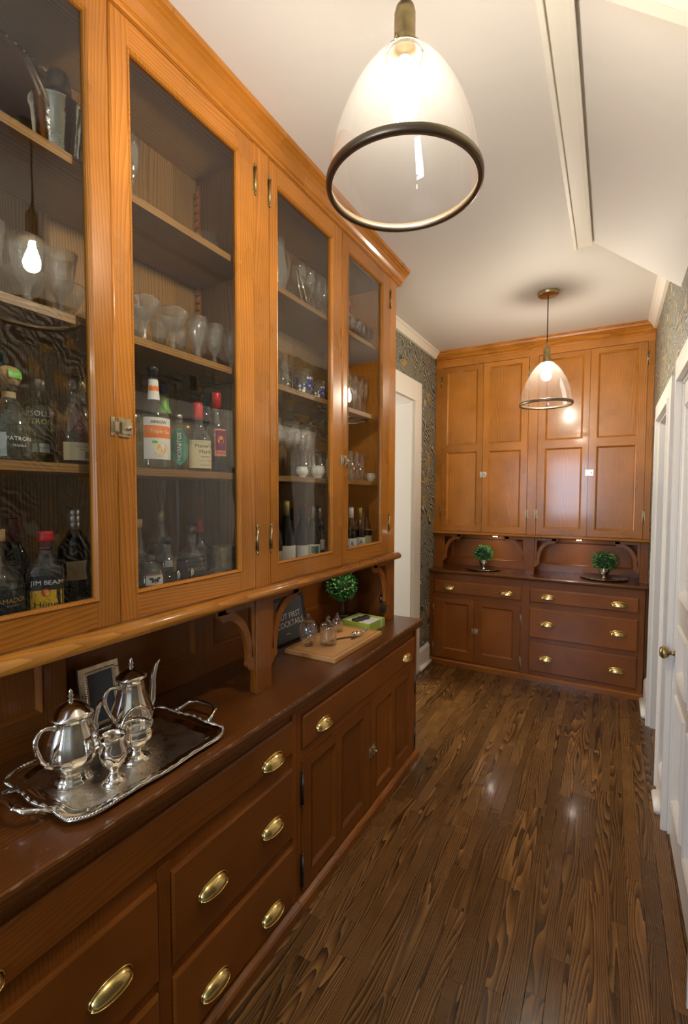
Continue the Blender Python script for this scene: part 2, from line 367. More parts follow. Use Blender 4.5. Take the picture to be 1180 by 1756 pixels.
# ------------------------------------------------------------------ mesh helpers
def loft(rings, close=True, cap=(False, False)):
    v, f = [], []
    n = len(rings[0])
    for r in rings: v += r
    for i in range(len(rings) - 1):
        for j in range(n if close else n - 1):
            k = (j + 1) % n
            f.append((i * n + j, i * n + k, (i + 1) * n + k, (i + 1) * n + j))
    if cap[0]: f.append(tuple(range(n - 1, -1, -1)))
    if cap[1]: f.append(tuple((len(rings) - 1) * n + j for j in range(n)))
    return v, f
class MB:
    def __init__(s, T=None):
        s.v, s.f, s.m, s.sm = [], [], [], []
        s.T = T or (lambda a, b, c: (a, b, c))
    def add(s, v, f, mi=0, smooth=False):
        o = len(s.v)
        s.v += [s.T(*p) for p in v]
        s.f += [tuple(i + o for i in q) for q in f]
        s.m += [mi] * len(f); s.sm += [smooth] * len(f)
        return s
    def box(s, a0, a1, b0, b1, c0, c1, mi=0):
        v = [(a, b, c) for a in (a0, a1) for b in (b0, b1) for c in (c0, c1)]
        return s.add(v, [(0, 1, 3, 2), (4, 6, 7, 5), (0, 4, 5, 1), (2, 3, 7, 6), (0, 2, 6, 4), (1, 5, 7, 3)], mi)
    def slab(s, a0, a1, b0, b1, c0, c1, ch=0.006, mi=0):
        """box whose c1 face has chamfered edges"""
        v = [(a0, b0, c0), (a1, b0, c0), (a1, b1, c0), (a0, b1, c0)]
        m = c1 - ch * 0.6
        v += [(a0, b0, m), (a1, b0, m), (a1, b1, m), (a0, b1, m)]
        v += [(a0 + ch, b0 + ch, c1), (a1 - ch, b0 + ch, c1), (a1 - ch, b1 - ch, c1), (a0 + ch, b1 - ch, c1)]
        f = [(3, 2, 1, 0), (8, 9, 10, 11)]
        for q in (0, 4):
            for j in range(4): f.append((q + j, q + (j + 1) % 4, q + 4 + (j + 1) % 4, q + 4 + j))
        return s.add(v, f, mi)
    def ring(s, a0, a1, b0, b1, c0, d, c1, mi=0):
        """sloped moulding frame running inwards from c0 to c1 over width d"""
        o = [(a0, b0, c0), (a1, b0, c0), (a1, b1, c0), (a0, b1, c0)]
        i = [(a0 + d, b0 + d, c1), (a1 - d, b0 + d, c1), (a1 - d, b1 - d, c1), (a0 + d, b1 - d, c1)]
        return s.add(o + i, [(j, (j + 1) % 4, 4 + (j + 1) % 4, 4 + j) for j in range(4)], mi)
    def lathe(s, prof, seg=24, c=(0, 0, 0), mi=0, smooth=True, cross=None, cap=True):
        rings = []
        for r, z in prof:
            rings.append([(c[0] + r * (cross(2 * pi * j / seg, z) if cross else 1) * cos(2 * pi * j / seg), c[1] + r * (cross(2 * pi * j / seg, z) if cross else 1) * sin(2 * pi * j / seg), c[2] + z) for j in range(seg)])
        v, f = loft(rings, True, (cap and prof[0][0] > 1e-5, False))
        return s.add(v, f, mi, smooth)
    def tube(s, pts, r, seg=8, mi=0, smooth=True, caps=True):
        P = [Vector(p) for p in pts]
        n = len(P)
        rr = r if isinstance(r, (list, tuple)) else [r] * n
        rings = []; ref = None
        for i in range(n):
            t = (P[min(i + 1, n - 1)] - P[max(i - 1, 0)])
            if t.length < 1e-9: t = Vector((0, 0, 1))
            t.normalize()
            if ref is None:
                ref = t.orthogonal().normalized()
            ref = (ref - t * ref.dot(t))
            if ref.length < 1e-6: ref = t.orthogonal()
            ref.normalize()
            b = t.cross(ref)
            rings.append([tuple(P[i] + (ref * cos(2 * pi * j / seg) + b * sin(2 * pi * j / seg)) * rr[i]) for j in range(seg)])
        v, f = loft(rings, True, (caps, caps))
        return s.add(v, f, mi, smooth)
    def prism(s, poly, c0, c1, mi=0, smooth=False):
        n = len(poly)
        v = [(a, b, c0) for a, b in poly] + [(a, b, c1) for a, b in poly]
        f = [tuple(range(n - 1, -1, -1)), tuple(range(n, 2 * n))] + [(j, (j + 1) % n, n + (j + 1) % n, n + j) for j in range(n)]
        return s.add(v, f, mi, smooth)
    def sphere(s, c, r, seg=12, rings=8, mi=0, sc=(1, 1, 1)):
        rg = []
        for i in range(rings + 1):
            t = pi * i / rings
            rg.append([(c[0] + sc[0] * r * sin(t) * cos(2 * pi * j / seg), c[1] + sc[1] * r * sin(t) * sin(2 * pi * j / seg), c[2] - sc[2] * r * cos(t)) for j in range(seg)])
        v, f = loft(rg)
        return s.add(v, f, mi, True)
    def mesh(s, name, mats):
        me = bpy.data.meshes.new(name)
        me.from_pydata(s.v, [], s.f)
        me.polygons.foreach_set('material_index', s.m)
        me.polygons.foreach_set('use_smooth', s.sm)
        for m in (mats if isinstance(mats, (list, tuple)) else [mats]): me.materials.append(m)
        bm = bmesh.new(); bm.from_mesh(me)
        bmesh.ops.remove_doubles(bm, verts=bm.verts, dist=1e-6)
        bmesh.ops.recalc_face_normals(bm, faces=bm.faces)
        bm.to_mesh(me); bm.free()
        return me
    def build(s, name, mats, parent=None, loc=None, bevel=0, rot=None):
        me = s.mesh(name, mats)
        o = bpy.data.objects.new(name, me)
        COL.objects.link(o)
        if loc is not None: o.location = loc
        if rot is not None: o.rotation_euler = rot
        if parent is not None:
            o.parent = parent
            if loc is None: o.location = tuple(-x for x in root_off(parent))
        if bevel:
            b = o.modifiers.new('bevel', 'BEVEL'); b.width = bevel; b.segments = 2; b.limit_method = 'ANGLE'; b.angle_limit = R(40)
            b.harden_normals = False
        return o
def root_off(p):
    """world offset of a parent whose children are written in world coordinates"""
    x = Vector((0, 0, 0))
    while p is not None:
        x = x + Vector(p.location); p = p.parent
    return tuple(x)
def tag(o, label, cat, group=None):
    o['label'] = label; o['category'] = cat
    if group: o['group'] = group
    return o
def empty(name, loc, label=None, cat=None, group=None, struct=False):
    o = bpy.data.objects.new(name, None); o.location = loc; o.empty_display_size = 0.1
    COL.objects.link(o)
    if label: tag(o, label, cat, group)
    if struct: o['kind'] = 'structure'
    return o
def struct(o, label=None):
    o['kind'] = 'structure'
    if label: o['label'] = label
    return o
def copytree(o, parent=None):
    c = o.copy(); COL.objects.link(c)
    if parent is not None: c.parent = parent
    for ch in list(o.children): copytree(ch, c)
    return c
def text_mesh(body, size, align='CENTER'):
    cu = bpy.data.curves.new('t', 'FONT'); cu.body = body; cu.size = size
    cu.align_x = align; cu.align_y = 'CENTER'; cu.resolution_u = 2
    o = bpy.data.objects.new('t', cu); COL.objects.link(o)
    bpy.context.view_layer.update()
    dg = bpy.context.evaluated_depsgraph_get()
    me = bpy.data.meshes.new_from_object(o.evaluated_get(dg))
    v = [tuple(x.co) for x in me.vertices]; f = [tuple(p.vertices) for p in me.polygons]
    bpy.data.objects.remove(o); bpy.data.curves.remove(cu); bpy.data.meshes.remove(me)
    return v, f

# ------------------------------------------------------------------ setting: floor
XL, XR, ZC, YB = -1.44, 0.262, 2.85, 4.62
floor = struct(MB().box(-3.6, 1.3, -2.6, YB, -0.06, -0.012).build('floor', subfloor))
pw = 0.057
rng = random.Random(3)
k = 0
x = -1.62
while x < 0.42:
    y = 2.35 if x < -1.02 else 0.55
    y -= rng.random() * 0.3
    while y < 4.2:
        ln = rng.uniform(0.42, 1.25)
        y1 = min(y + ln, 4.28)
        if 4.28 - y1 < 0.18: y1 = 4.28
        zt = rng.uniform(-0.0004, 0.0)
        m = MB().slab(x + 0.0004, x + pw - 0.0004, y + 0.0004, y1 - 0.0004, -0.012, zt, 0.0008)
        m.build('plank', oak, floor); k += 1
        y = y1
    x += pw
sb = MB()
x = -1.62
while x < 0.42:
    y = -2.6
    while y < 0.4:
        y1 = min(y + rng.uniform(0.5, 1.3), 0.25 if x >= -1.02 else 2.05)
        sb.box(x + 0.0004, x + pw - 0.0004, y + 0.0004, y1 - 0.0004, -0.012, 0)
        if y1 in (0.25, 2.05): break
        y = y1
    x += pw
o = sb.build('planking', oak, floor); o['kind'] = 'stuff'
o = MB().box(-3.6, -1.62, -2.6, YB, -0.012, 0).box(0.42, 1.3, -2.6, YB, -0.012, 0).build('planking', oak, floor); o['kind'] = 'stuff'

# ceiling, walls
struct(MB().box(-3.6, 1.3, -2.6, YB, ZC, ZC + 0.08).build('ceiling', ceil_m))
D0, D1, DH = 2.80, 3.66, 2.32            # left doorway
wl = MB()
wl.box(XL - 0.14, XL, -2.6, D0, 0, ZC); wl.box(XL - 0.14, XL, D1, YB, 0, ZC); wl.box(XL - 0.14, XL, D0, D1, DH, ZC)
struct(wl.build('wall_left', paperw))
E0, E1, EH = 2.95, 3.68, 2.03            # far right opening
G0, G1, GH = 1.70, 2.558, 2.055          # near right door
wr = MB()
for a, b in ((-2.6, G0), (G1, E0), (E1, YB)): wr.box(XR, XR + 0.12, a, b, 0, ZC)
wr.box(XR, XR + 0.12, G0, G1, GH, ZC); wr.box(XR, XR + 0.12, E0, E1, EH, ZC)
struct(wr.build('wall_right', paperw))
struct(MB().box(-3.6, 1.3, YB, YB + 0.1, 0, ZC).build('wall_back', ceil_m))
wf = MB()
wf.box(-3.6, -1.2, -2.7, -2.6, 0, ZC).box(0.1, 1.3, -2.7, -2.6, 0, ZC).box(-1.2, 0.1, -2.7, -2.6, 0, 0.95).box(-1.2, 0.1, -2.7, -2.6, 2.4, ZC)
struct(wf.build('wall_front', ceil_m))
wn = empty('window_1', (-0.55, -2.65, 0.95), struct=True)
m = MB()
for a in (-1.2, -0.575, 0.05): m.box(a, a + 0.05, -2.68, -2.62, 0.95, 2.4)
for a in (0.95, 1.65, 2.35): m.box(-1.2, 0.1, -2.68, -2.62, a, a + 0.05)
m.build('window_frame', white, wn)
MB().box(-1.15, 0.05, -2.652, -2.648, 1.0, 2.35).build('pane', pane_g, wn)
struct(MB().box(-3.7, -3.6, -2.6, YB, 0, ZC).build('wall_side_room', cream))
struct(MB().box(1.3, 1.4, -2.6, YB, 0, ZC).build('wall_closet', white))

# left doorway lining and casing
def casing(name, T, y0, y1, zh, w, t, lin):
    """door trim; T maps (outward, y, z)"""
    r = empty(name, T(0, y1, 0), struct=True)
    bead = 0.018
    for s_, a, b in ((1, y1, y1 + w), (-1, y0 - w, y0)):
        m = MB(T); m.box(0, t, a, b, 0, zh + w)
        e0 = a if s_ == 1 else b - bead
        m.box(t * 0.5, t + 0.008, e0 + 0.0012 * (-1 if s_ == 1 else 1), e0 + bead, 0.0, zh + bead * 0.98)
        m.build('casing', white, r, bevel=0.002)
    m = MB(T); m.box(0, t, y0 + 0.0004, y1 - 0.0004, zh, zh + w - 0.0004); m.box(t * 0.5, t + 0.0078, y0, y1, zh - 0.0012, zh + bead)
    m.build('head_casing', white, r, bevel=0.002)
    m = MB(T)
    m.box(lin, 0.001, y1 - 0.016, y1 - 0.0005, 0, zh); m.box(lin, 0.001, y0 + 0.0005, y0 + 0.016, 0, zh); m.box(lin, 0.001, y0 + 0.016, y1 - 0.016, zh - 0.016, zh - 0.0005)
    m.build('jamb', white, r)
    return r
TL = lambda a, b, c: (XL + a, b, c)
TR = lambda a, b, c: (XR - a, b, c)
casing('trim_1', TL, D0, D1, DH, 0.165, 0.022, -0.16)
casing('trim_2', TR, E0, E1, EH, 0.112, 0.018, -0.14)
casing('trim_3', TR, G0, G1, GH, 0.112, 0.018, -0.14)
# rebate strip in the left doorway
m = MB(); m.box(XL - 0.05, XL - 0.035, D1 - 0.012, D1, 0, DH - 0.012); m.box(XL - 0.05, XL - 0.035, D0, D1, DH - 0.012, DH); struct(m.build('trim_4', white))

def baseboard(name, T, y0, y1):
    r = empty(name, T(0, y0, 0), struct=True)
    m = MB(T); m.prism([(0, 0), (0, 0)], 0, 0) if 0 else None
    m.box(0, 0.018, y0, y1, 0, 0.165)
    v = [(0, y0, 0.165), (0.018, y0, 0.165), (0.005, y0, 0.19), (0, y0, 0.19), (0, y1, 0.165), (0.018, y1, 0.165), (0.005, y1, 0.19), (0, y1, 0.19)]
    m.add(v, [(0, 1, 2, 3), (7, 6, 5, 4), (1, 5, 6, 2), (2, 6, 7, 3), (0, 4, 5, 1)])
    m.build('board', white, r)
    m = MB(T)
    m.tube([(0.026, y0, 0.018), (0.026, y1, 0.018)], 0.019, 12)
    m.build('shoe_moulding', cream, r)
baseboard('baseboard_left', TL, D1 + 0.167, 4.10)
baseboard('baseboard_right', TR, G1 + 0.114, E0 - 0.114)
baseboard('baseboard_far', TR, E1 + 0.114, 4.10)
baseboard('baseboard_near', TR, -2.6, G0 - 0.114)
# crown mouldings
def crown(name, T, y0, y1, s=0.05):
    prof = [(0, ZC), (s, ZC), (s, ZC - 0.012), (s * 0.75, ZC - 0.02), (0.022, ZC - s * 0.95), (0.018, ZC - s * 1.2), (0, ZC - s * 1.25)]
    rings = [[T(a, y, c) for a, c in prof] for y in (y0, y1)]
    v, f = loft(rings, True, (True, True))
    struct(MB().add(v, f).build(name, cream))
crown('trim_5', TL, 2.56, 4.2)
crown('trim_6', TR, 2.4, 4.2, 0.055)

# sloped stair soffit on the right with its edge boards
m = MB(lambda a, b, c: (a, c, b))
v = [(-0.12, 2.846), (0.262, 2.535), (0.262, ZC), (-0.12, ZC)]
m.prism(v, 1.36, 2.76)
struct(m.build('trim_7', ceil_m))
m = MB(); m.box(-0.192, -0.118, 0.9, 2.755, 2.822, ZC); m.box(-0.200, -0.184, 0.9, 2.755, 2.812, ZC); m.box(-0.128, -0.114, 1.36, 2.755, 2.818, ZC)
struct(m.build('trim_8', cream, bevel=0.0015))
m = MB(lambda a, b, c: (a, c, b))
m.prism([(-0.19, 2.83), (-0.11, 2.815), (0.262, 2.50), (0.262, ZC), (-0.19, ZC)], 1.31, 1.362)
m.prism([(-0.21, 2.845), (-0.13, 2.825), (0.262, 2.48), (0.262, ZC), (-0.21, ZC)], 0.9, 1.31)
struct(m.build('trim_9', cream, bevel=0.004))

# panelled door on the right
dr = empty('door_1', (0.268, G1, 0), struct=True)
TD = lambda u, v, w_: (0.285 - w_, u, v)      # outward towards the hall
y0, y1, wf_ = G0 + 0.018, G1 - 0.018, 0.017
m = MB(TD)
ys = [y0, y0 + 0.085, (y0 + y1) / 2 - 0.045, (y0 + y1) / 2 + 0.045, y1 - 0.082, y1]
zs = [0.008, 0.20, 0.675, 0.765, 0.985, 1.115, 1.93, 2.045]
for a, b in ((0, 1), (2, 3), (4, 5)): m.box(ys[a], ys[b], zs[0], zs[-1], -0.015, wf_)
m.build('stile', white, dr, bevel=0.001)
m = MB(TD)
for a, b in ((1, 2), (3, 4)):
    for c, d in ((0, 1), (2, 3), (4, 5), (6, 7)): m.box(ys[a], ys[b], zs[c], zs[d], -0.015, wf_)
m.build('rail', white, dr, bevel=0.001)
for a, b in ((1, 2), (3, 4)):
    for c, d in ((1, 2), (3, 4), (5, 6)):
        m = MB(TD)
        m.box(ys[a], ys[b], zs[c], zs[d], -0.010, 0.002)
        m.ring(ys[a], ys[b], zs[c], zs[d], wf_ + 0.009, 0.011, wf_ + 0.002)
        m.ring(ys[a] + 0.010, ys[b] - 0.010, zs[c] + 0.010, zs[d] - 0.010, wf_ + 0.001, 0.004, wf_ + 0.004)
        m.ring(ys[a] + 0.014, ys[b] - 0.014, zs[c] + 0.014, zs[d] - 0.014, wf_ + 0.004, 0.018, 0.002)
        m.ring(ys[a] - 0.006, ys[b] + 0.006, zs[c] - 0.006, zs[d] + 0.006, wf_, 0.006, wf_ + 0.009)
        m.build('panel', white, dr)
kz, ky = 0.850, G1 - 0.060
m = MB(lambda a, b, c: (0.268 - c, ky + a, kz + b))
m.lathe([(0.0, 0.0), (0.027, 0.0), (0.027, 0.003), (0.014, 0.006), (0.009, 0.012), (0.009, 0.026), (0.020, 0.032), (0.028, 0.043), (0.028, 0.052), (0.018, 0.062), (0.0, 0.064)][1:], 24)
kn = m.build('door_knob', brass_o, dr); kn['label'] = 'round aged brass door knob'
m = MB(TD); m.box(y1 - 0.022, y1 + 0.001, 0.765, 0.825, wf_, wf_ + 0.002); m.build('latch_plate', steel, dr)
m = MB(TD); m.slab(ky - 0.006, ky + 0.006, 0.765, 0.795, wf_, wf_ + 0.003, 0.002); m.build('keyhole_cover', iron, dr)

# neighbouring room glimpsed through the left doorway
pf = tag(MB().box(-3.6, -3.57, 3.9, 4.4, 1.3, 1.9).box(-3.57, -3.565, 3.94, 4.36, 1.34, 1.86, 1).build('picture_frame', [iron, tanp]), 'dark framed picture on the wall of the room beyond the left doorway', 'picture')

# ------------------------------------------------------------------ cabinetry helpers
def mould(name, T, prof, u0, u1, mat, parent, smooth=False):
    """profile of (outward, z) run from u0 to u1"""
    rings = [[T(u, z, w_) for w_, z in prof] for u in (u0, u1)]
    v, f = loft(rings, True, (True, True))
    return MB().add(v, f, 0, smooth).build(name, mat, parent)
def panel_door(T, u0, u1, v0, v1, w1, pans, mats, parent, th=0.02, name='door', dep=0.009):
    """frame and panel door; pans = list of panel rectangles"""
    m = MB(T)
    us = sorted({u0, u1} | {round(p[0], 4) for p in pans} | {round(p[1], 4) for p in pans})
    lo = min(p[0] for p in pans); hi = max(p[1] for p in pans)
    m.box(u0, lo, v0, v1, w1 - th, w1, 0); m.box(hi, u1, v0, v1, w1 - th, w1, 0)
    cols = sorted({(p[0], p[1]) for p in pans})
    for a, b in zip(cols, cols[1:]): m.box(a[1], b[0], v0, v1, w1 - th, w1, 0)
    for c in cols:
        rs = sorted((p[2], p[3]) for p in pans if (p[0], p[1]) == c)
        zz = [v0] + [z for r_ in rs for z in r_] + [v1]
        for i in range(0, len(zz), 2): m.box(c[0], c[1], zz[i], zz[i + 1], w1 - th, w1 - 0.0004, 1)
    d = m.build(name, mats, parent)
    for p in pans:
        m = MB(T)
        m.box(p[0], p[1], p[2], p[3], w1 - th + 0.002, w1 - dep, 0)
        m.ring(p[0], p[1], p[2], p[3], w1 + 0.0015, 0.005, w1 - 0.002, 1)
        m.ring(p[0] + 0.005, p[1] - 0.005, p[2] + 0.005, p[3] - 0.005, w1 - 0.002, 0.009, w1 - dep, 1)
        m.build('panel', mats, d)
    return d
def pull_mesh():
    """brass bin pull, outward +x, width along y"""
    W, H, D = 0.051, 0.021, 0.024
    rings = []
    for i in range(17):
        t = pi * i / 16
        row = []
        for j in range(9):
            p = pi / 2 * j / 8
            # from back top edge to the lower front lip
            y = -W * cos(t)
            e = max(0.0, sin(t)) ** 0.72
            row.append((0.001 + D * e * sin(p), y, -H * 0.45 + H * 1.35 * e * cos(p) - 0.004 * e * sin(p)))
        rings.append(row)
    v, f = loft(rings, False)
    m = MB(); m.add(v, f, 0, True)
    lip = [r_[-1] for r_ in rings]; m.tube(lip, 0.0018, 6)
    rim = [(0.0015, r_[0][1] * 1.06, r_[0][2] + 0.002) for r_ in rings]; m.tube(rim, 0.0022, 6)
    m.tube([(0.0015, -W * 1.06, -H * 0.45 + 0.002), (0.0015, W * 1.06, -H * 0.45 + 0.002)], 0.0016, 6)
    return m.mesh('drawer_pull', brass)
PULL = pull_mesh()
def put(me, name, parent, loc, rot=0, lab=None):
    o = bpy.data.objects.new(name, me); COL.objects.link(o)
    o.parent = parent
    o.location = Vector(loc) - Vector(root_off(parent)); o.rotation_euler = (0, 0, rot)
    if lab: o['label'] = lab
    return o
def hinge_mesh(h, mat, nm):
    m = MB()
    m.tube([(0.004, 0, -h / 2), (0.004, 0, h / 2)], 0.0042, 10)
    for s_ in (-1, 1):
        m.tube([(0.004, 0, s_ * h / 2), (0.004, 0, s_ * (h / 2 + 0.003))], 0.0055, 10)
        m.sphere((0.004, 0, s_ * (h / 2 + 0.007)), 0.0052, 10, 6)
    m.box(0, 0.0012, -0.009, 0.009, -h / 2 + 0.003, h / 2 - 0.003)
    for q in (-0.25, 0.02, 0.28): m.tube([(0.004, 0, q * h), (0.004, 0, q * h + 0.001)], 0.0048, 10)
    return m.mesh(nm, mat)
HINGE = hinge_mesh(0.085, brass_o, 'hinge'); HINGE_D = hinge_mesh(0.12, iron, 'hinge')
def latch_mesh():
    """cupboard turn: spring latch with thumb piece and its catch, outward +x"""
    m = MB()
    m.box(0, 0.002, -0.006, 0.030, -0.024, 0.024); m.box(0.002, 0.011, -0.001, 0.028, -0.017, 0.013)
    m.tube([(0.011, 0.015, -0.002), (0.017, 0.015, -0.002)], 0.0045, 10); m.sphere((0.019, 0.015, -0.002), 0.0058, 10, 6)
    m.box(0.011, 0.018, 0.012, 0.024, -0.008, -0.004)
    m.box(0, 0.002, -0.026, -0.009, -0.024, 0.024); m.box(0.002, 0.010, -0.020, -0.009, -0.014, 0.011)
    for y in (-0.018, 0.004, 0.022):
        for z in (-0.020, 0.020): m.sphere((0.0022, y, z), 0.0022, 6, 4)
    return m.mesh('latch', nickel)
LATCH = latch_mesh()
def bracket(T, u, v, su, w0, w1, parent, mats, sx=0.17, sz=0.235):
    """pierced ogee bracket in the corner at (u, v) spreading towards su, hanging down"""
    m = MB(T)
    U = lambda a: u + su * a
    def bx(a0, a1, b0, b1): m.box(min(U(a0), U(a1)), max(U(a0), U(a1)), v - b1, v - b0, w0, w1)
    bx(0, sx, 0, 0.022)
    bx(0, 0.018, 0.022, sz * 0.78)
    # arc band between the top and side strips
    n = 16
    co = (sx * 0.80, sz * 0.78)
    outer, inner = [], []
    for i in range(n + 1):
        t = pi / 2 * i / n
        outer.append((co[0] - (sx * 0.80 - 0.012) * sin(t), co[1] - (sz * 0.78 - 0.018) * cos(t)))
        inner.append((co[0] - (sx * 0.80 - 0.040) * sin(t), co[1] - (sz * 0.78 - 0.046) * cos(t)))
    poly = outer + inner[::-1]
    v_ = [(U(a), v - b, w0) for a, b in outer] + [(U(a), v - b, w0) for a, b in inner] + [(U(a), v - b, w1) for a, b in outer] + [(U(a), v - b, w1) for a, b in inner]
    N1 = n + 1; f = []
    for i in range(n):
        f += [(i, i + 1, N1 + i + 1, N1 + i), (2 * N1 + i, 3 * N1 + i, 3 * N1 + i + 1, 2 * N1 + i + 1),
              (i, 2 * N1 + i, 2 * N1 + i + 1, i + 1), (N1 + i, N1 + i + 1, 3 * N1 + i + 1, 3 * N1 + i)]
    m.add(v_, f)
    # stepped ogee ends
    end1 = [(sx * 0.80, 0.018), (sx * 0.80, 0.048), (sx * 0.87, 0.048), (sx * 0.90, 0.040), (sx * 0.93, 0.040), (sx * 0.97, 0.026), (sx * 1.03, 0.022), (sx * 1.07, 0.0), (sx * 0.8, 0.0)]
    m.prism([(U(a), v - b) for a, b in end1], w0, w1)
    s7 = sz * 0.78
    end2 = [(0.0, s7), (0.040, s7), (0.040, s7 + 0.010), (0.044, s7 + 0.022), (0.036, s7 + 0.034), (0.022, s7 + 0.042), (0.020, s7 + 0.050), (0.0, s7 + 0.062)]
    m.prism([(U(a), v - b) for a, b in end2], w0, w1)
    return m.build('bracket', mats, parent)

# ------------------------------------------------------------------ left hutch
TA = lambda u, v, w_: (w_, u, v)              # u = y, v = z, w = x
Y0, Y1 = 0.17, 2.555
# lower units
BF, DF = -0.977, -0.965
def drawer(T, u0, u1, v0, v1, wf, mats, parent, pulls, pz, rot=0, pt=None, ch=0.007):
    m = MB(T); m.slab(u0, u1, v0, v1, wf[0], wf[1], ch)
    d = m.build('drawer', mats, parent)
    for p in pulls:
        put(PULL, 'drawer_pull', d, pt(p, pz), rot)
    return d
bd = empty('base_cabinet', (-1.2, 0.77, 0), 'dark fir base cabinet with stacked drawers and brass pulls at lower left', 'cabinet')
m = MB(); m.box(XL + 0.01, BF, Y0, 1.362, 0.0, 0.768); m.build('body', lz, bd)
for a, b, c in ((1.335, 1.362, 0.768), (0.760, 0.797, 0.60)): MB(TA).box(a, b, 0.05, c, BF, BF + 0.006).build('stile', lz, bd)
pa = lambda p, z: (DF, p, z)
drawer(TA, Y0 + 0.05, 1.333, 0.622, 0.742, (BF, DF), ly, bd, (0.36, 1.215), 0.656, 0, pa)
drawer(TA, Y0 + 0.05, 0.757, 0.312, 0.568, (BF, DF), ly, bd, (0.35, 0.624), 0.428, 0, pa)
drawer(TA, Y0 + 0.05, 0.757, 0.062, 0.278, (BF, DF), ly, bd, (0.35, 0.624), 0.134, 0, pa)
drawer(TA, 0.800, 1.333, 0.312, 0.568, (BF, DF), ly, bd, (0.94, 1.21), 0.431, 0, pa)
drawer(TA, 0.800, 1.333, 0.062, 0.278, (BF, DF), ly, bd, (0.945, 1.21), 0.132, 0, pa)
toe = [(BF, 0), (-0.948, 0), (-0.948, 0.036), (-0.954, 0.044), (-0.966, 0.050), (BF, 0.054)]
mould('toe_moulding', TA, toe, Y0, 1.362, my, bd)
bc = empty('base_cabinet', (-1.2, 1.96, 0), 'dark fir base cabinet with one wide drawer above paired panelled doors, left wall', 'cabinet')
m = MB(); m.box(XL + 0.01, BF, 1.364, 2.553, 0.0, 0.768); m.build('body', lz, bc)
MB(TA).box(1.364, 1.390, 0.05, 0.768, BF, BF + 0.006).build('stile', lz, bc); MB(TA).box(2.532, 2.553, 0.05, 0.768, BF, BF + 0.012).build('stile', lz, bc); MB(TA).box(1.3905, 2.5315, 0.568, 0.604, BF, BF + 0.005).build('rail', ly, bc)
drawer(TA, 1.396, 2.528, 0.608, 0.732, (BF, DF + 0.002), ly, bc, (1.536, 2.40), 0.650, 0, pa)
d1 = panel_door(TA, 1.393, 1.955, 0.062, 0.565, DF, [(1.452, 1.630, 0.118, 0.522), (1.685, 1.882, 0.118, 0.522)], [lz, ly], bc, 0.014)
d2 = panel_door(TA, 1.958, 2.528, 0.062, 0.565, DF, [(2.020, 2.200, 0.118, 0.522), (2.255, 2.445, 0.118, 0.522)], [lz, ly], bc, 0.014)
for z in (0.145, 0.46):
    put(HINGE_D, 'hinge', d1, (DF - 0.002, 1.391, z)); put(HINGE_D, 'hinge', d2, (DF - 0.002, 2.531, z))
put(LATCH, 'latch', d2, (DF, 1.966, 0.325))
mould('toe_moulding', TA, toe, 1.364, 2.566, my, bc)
# worktop with rounded nosing
ct = [(XL, 0.770), (-0.960, 0.770), (-0.950, 0.778), (-0.946, 0.788), (-0.945, 0.808), (-0.948, 0.816), (-0.953, 0.818), (XL, 0.818)]
o = mould('worktop', TA, ct, 0.12, 2.600, cty, None); tag(o, 'long worn dark wooden worktop of the left hutch', 'worktop')
# upper unit
ua = empty('display_cabinet', (-1.28, 1.36, 1.2), 'tall orange fir hutch with four wavy glass doors on left wall', 'cabinet')
for a in (Y0, Y1 - 0.022): MB().box(XL + 0.005, -1.135, a, a + 0.02, 1.21, 2.80).build('side_panel', fz, ua)
m = MB(); m.box(-1.419, -1.135, 1.335, 1.358, 1.245, 2.75); m.build('partition', iz, ua)
yb = Y0 + 0.02
while yb < Y1 - 0.03:
    ye = min(yb + 0.148, Y1 - 0.022)
    m = MB(); m.box(XL + 0.006, -1.42, yb + 0.0006, ye - 0.0006, 1.21, 2.75); m.build('back_board', iz, ua)
    yb = ye
m = MB(); m.box(-1.419, -1.135, Y0 + 0.02, Y1 - 0.022, 2.75, 2.77); m.build('top_board', iy, ua)
m = MB(); m.box(XL + 0.006, -1.112, Y0, Y1 - 0.002, 1.207, 1.248); m.build('bottom_board', iy, ua)
for z in (2.365, 1.985, 1.623):
    for a, b in ((Y0 + 0.021, 1.334), (1.359, Y1 - 0.023)):
        m = MB(); m.box(-1.418, -1.15, a, b, z - 0.022, z); m.build('shelf', iy, ua, bevel=0.001)
# notched shelf supports
for yy, s_ in ((1.334, -1), (1.359, 1), (Y1 - 0.023, -1), (Y0 + 0.021, 1)):
    for xx in (-1.405, -1.17):
        poly = [(xx, 1.25)]; z = 1.25
        poly = [(0, 1.25)]
        while z < 2.70:
            poly += [(0.018, z), (0.018, z + 0.014), (0.008, z + 0.028)]; z += 0.028
        poly.append((0, 2.73))
        T = lambda a, b, c, yy=yy, s_=s_, xx=xx: (xx + c, yy + s_ * a, b)
        m = MB(T); m.prism(poly, -0.006, 0.010); m.build('shelf_standard', fz, ua)
FX = -1.110
for a, b in ((Y0, 0.232), (1.306, 1.390), (2.472, Y1)): MB(TA).box(a, b, 1.207, 2.80, FX - 0.025, FX).build('stile', fz, ua, bevel=0.0012)
m = MB(TA); m.box(Y0, Y1, 2.768, 2.80, FX - 0.025, FX + 0.001); m.build('top_rail', fy, ua)
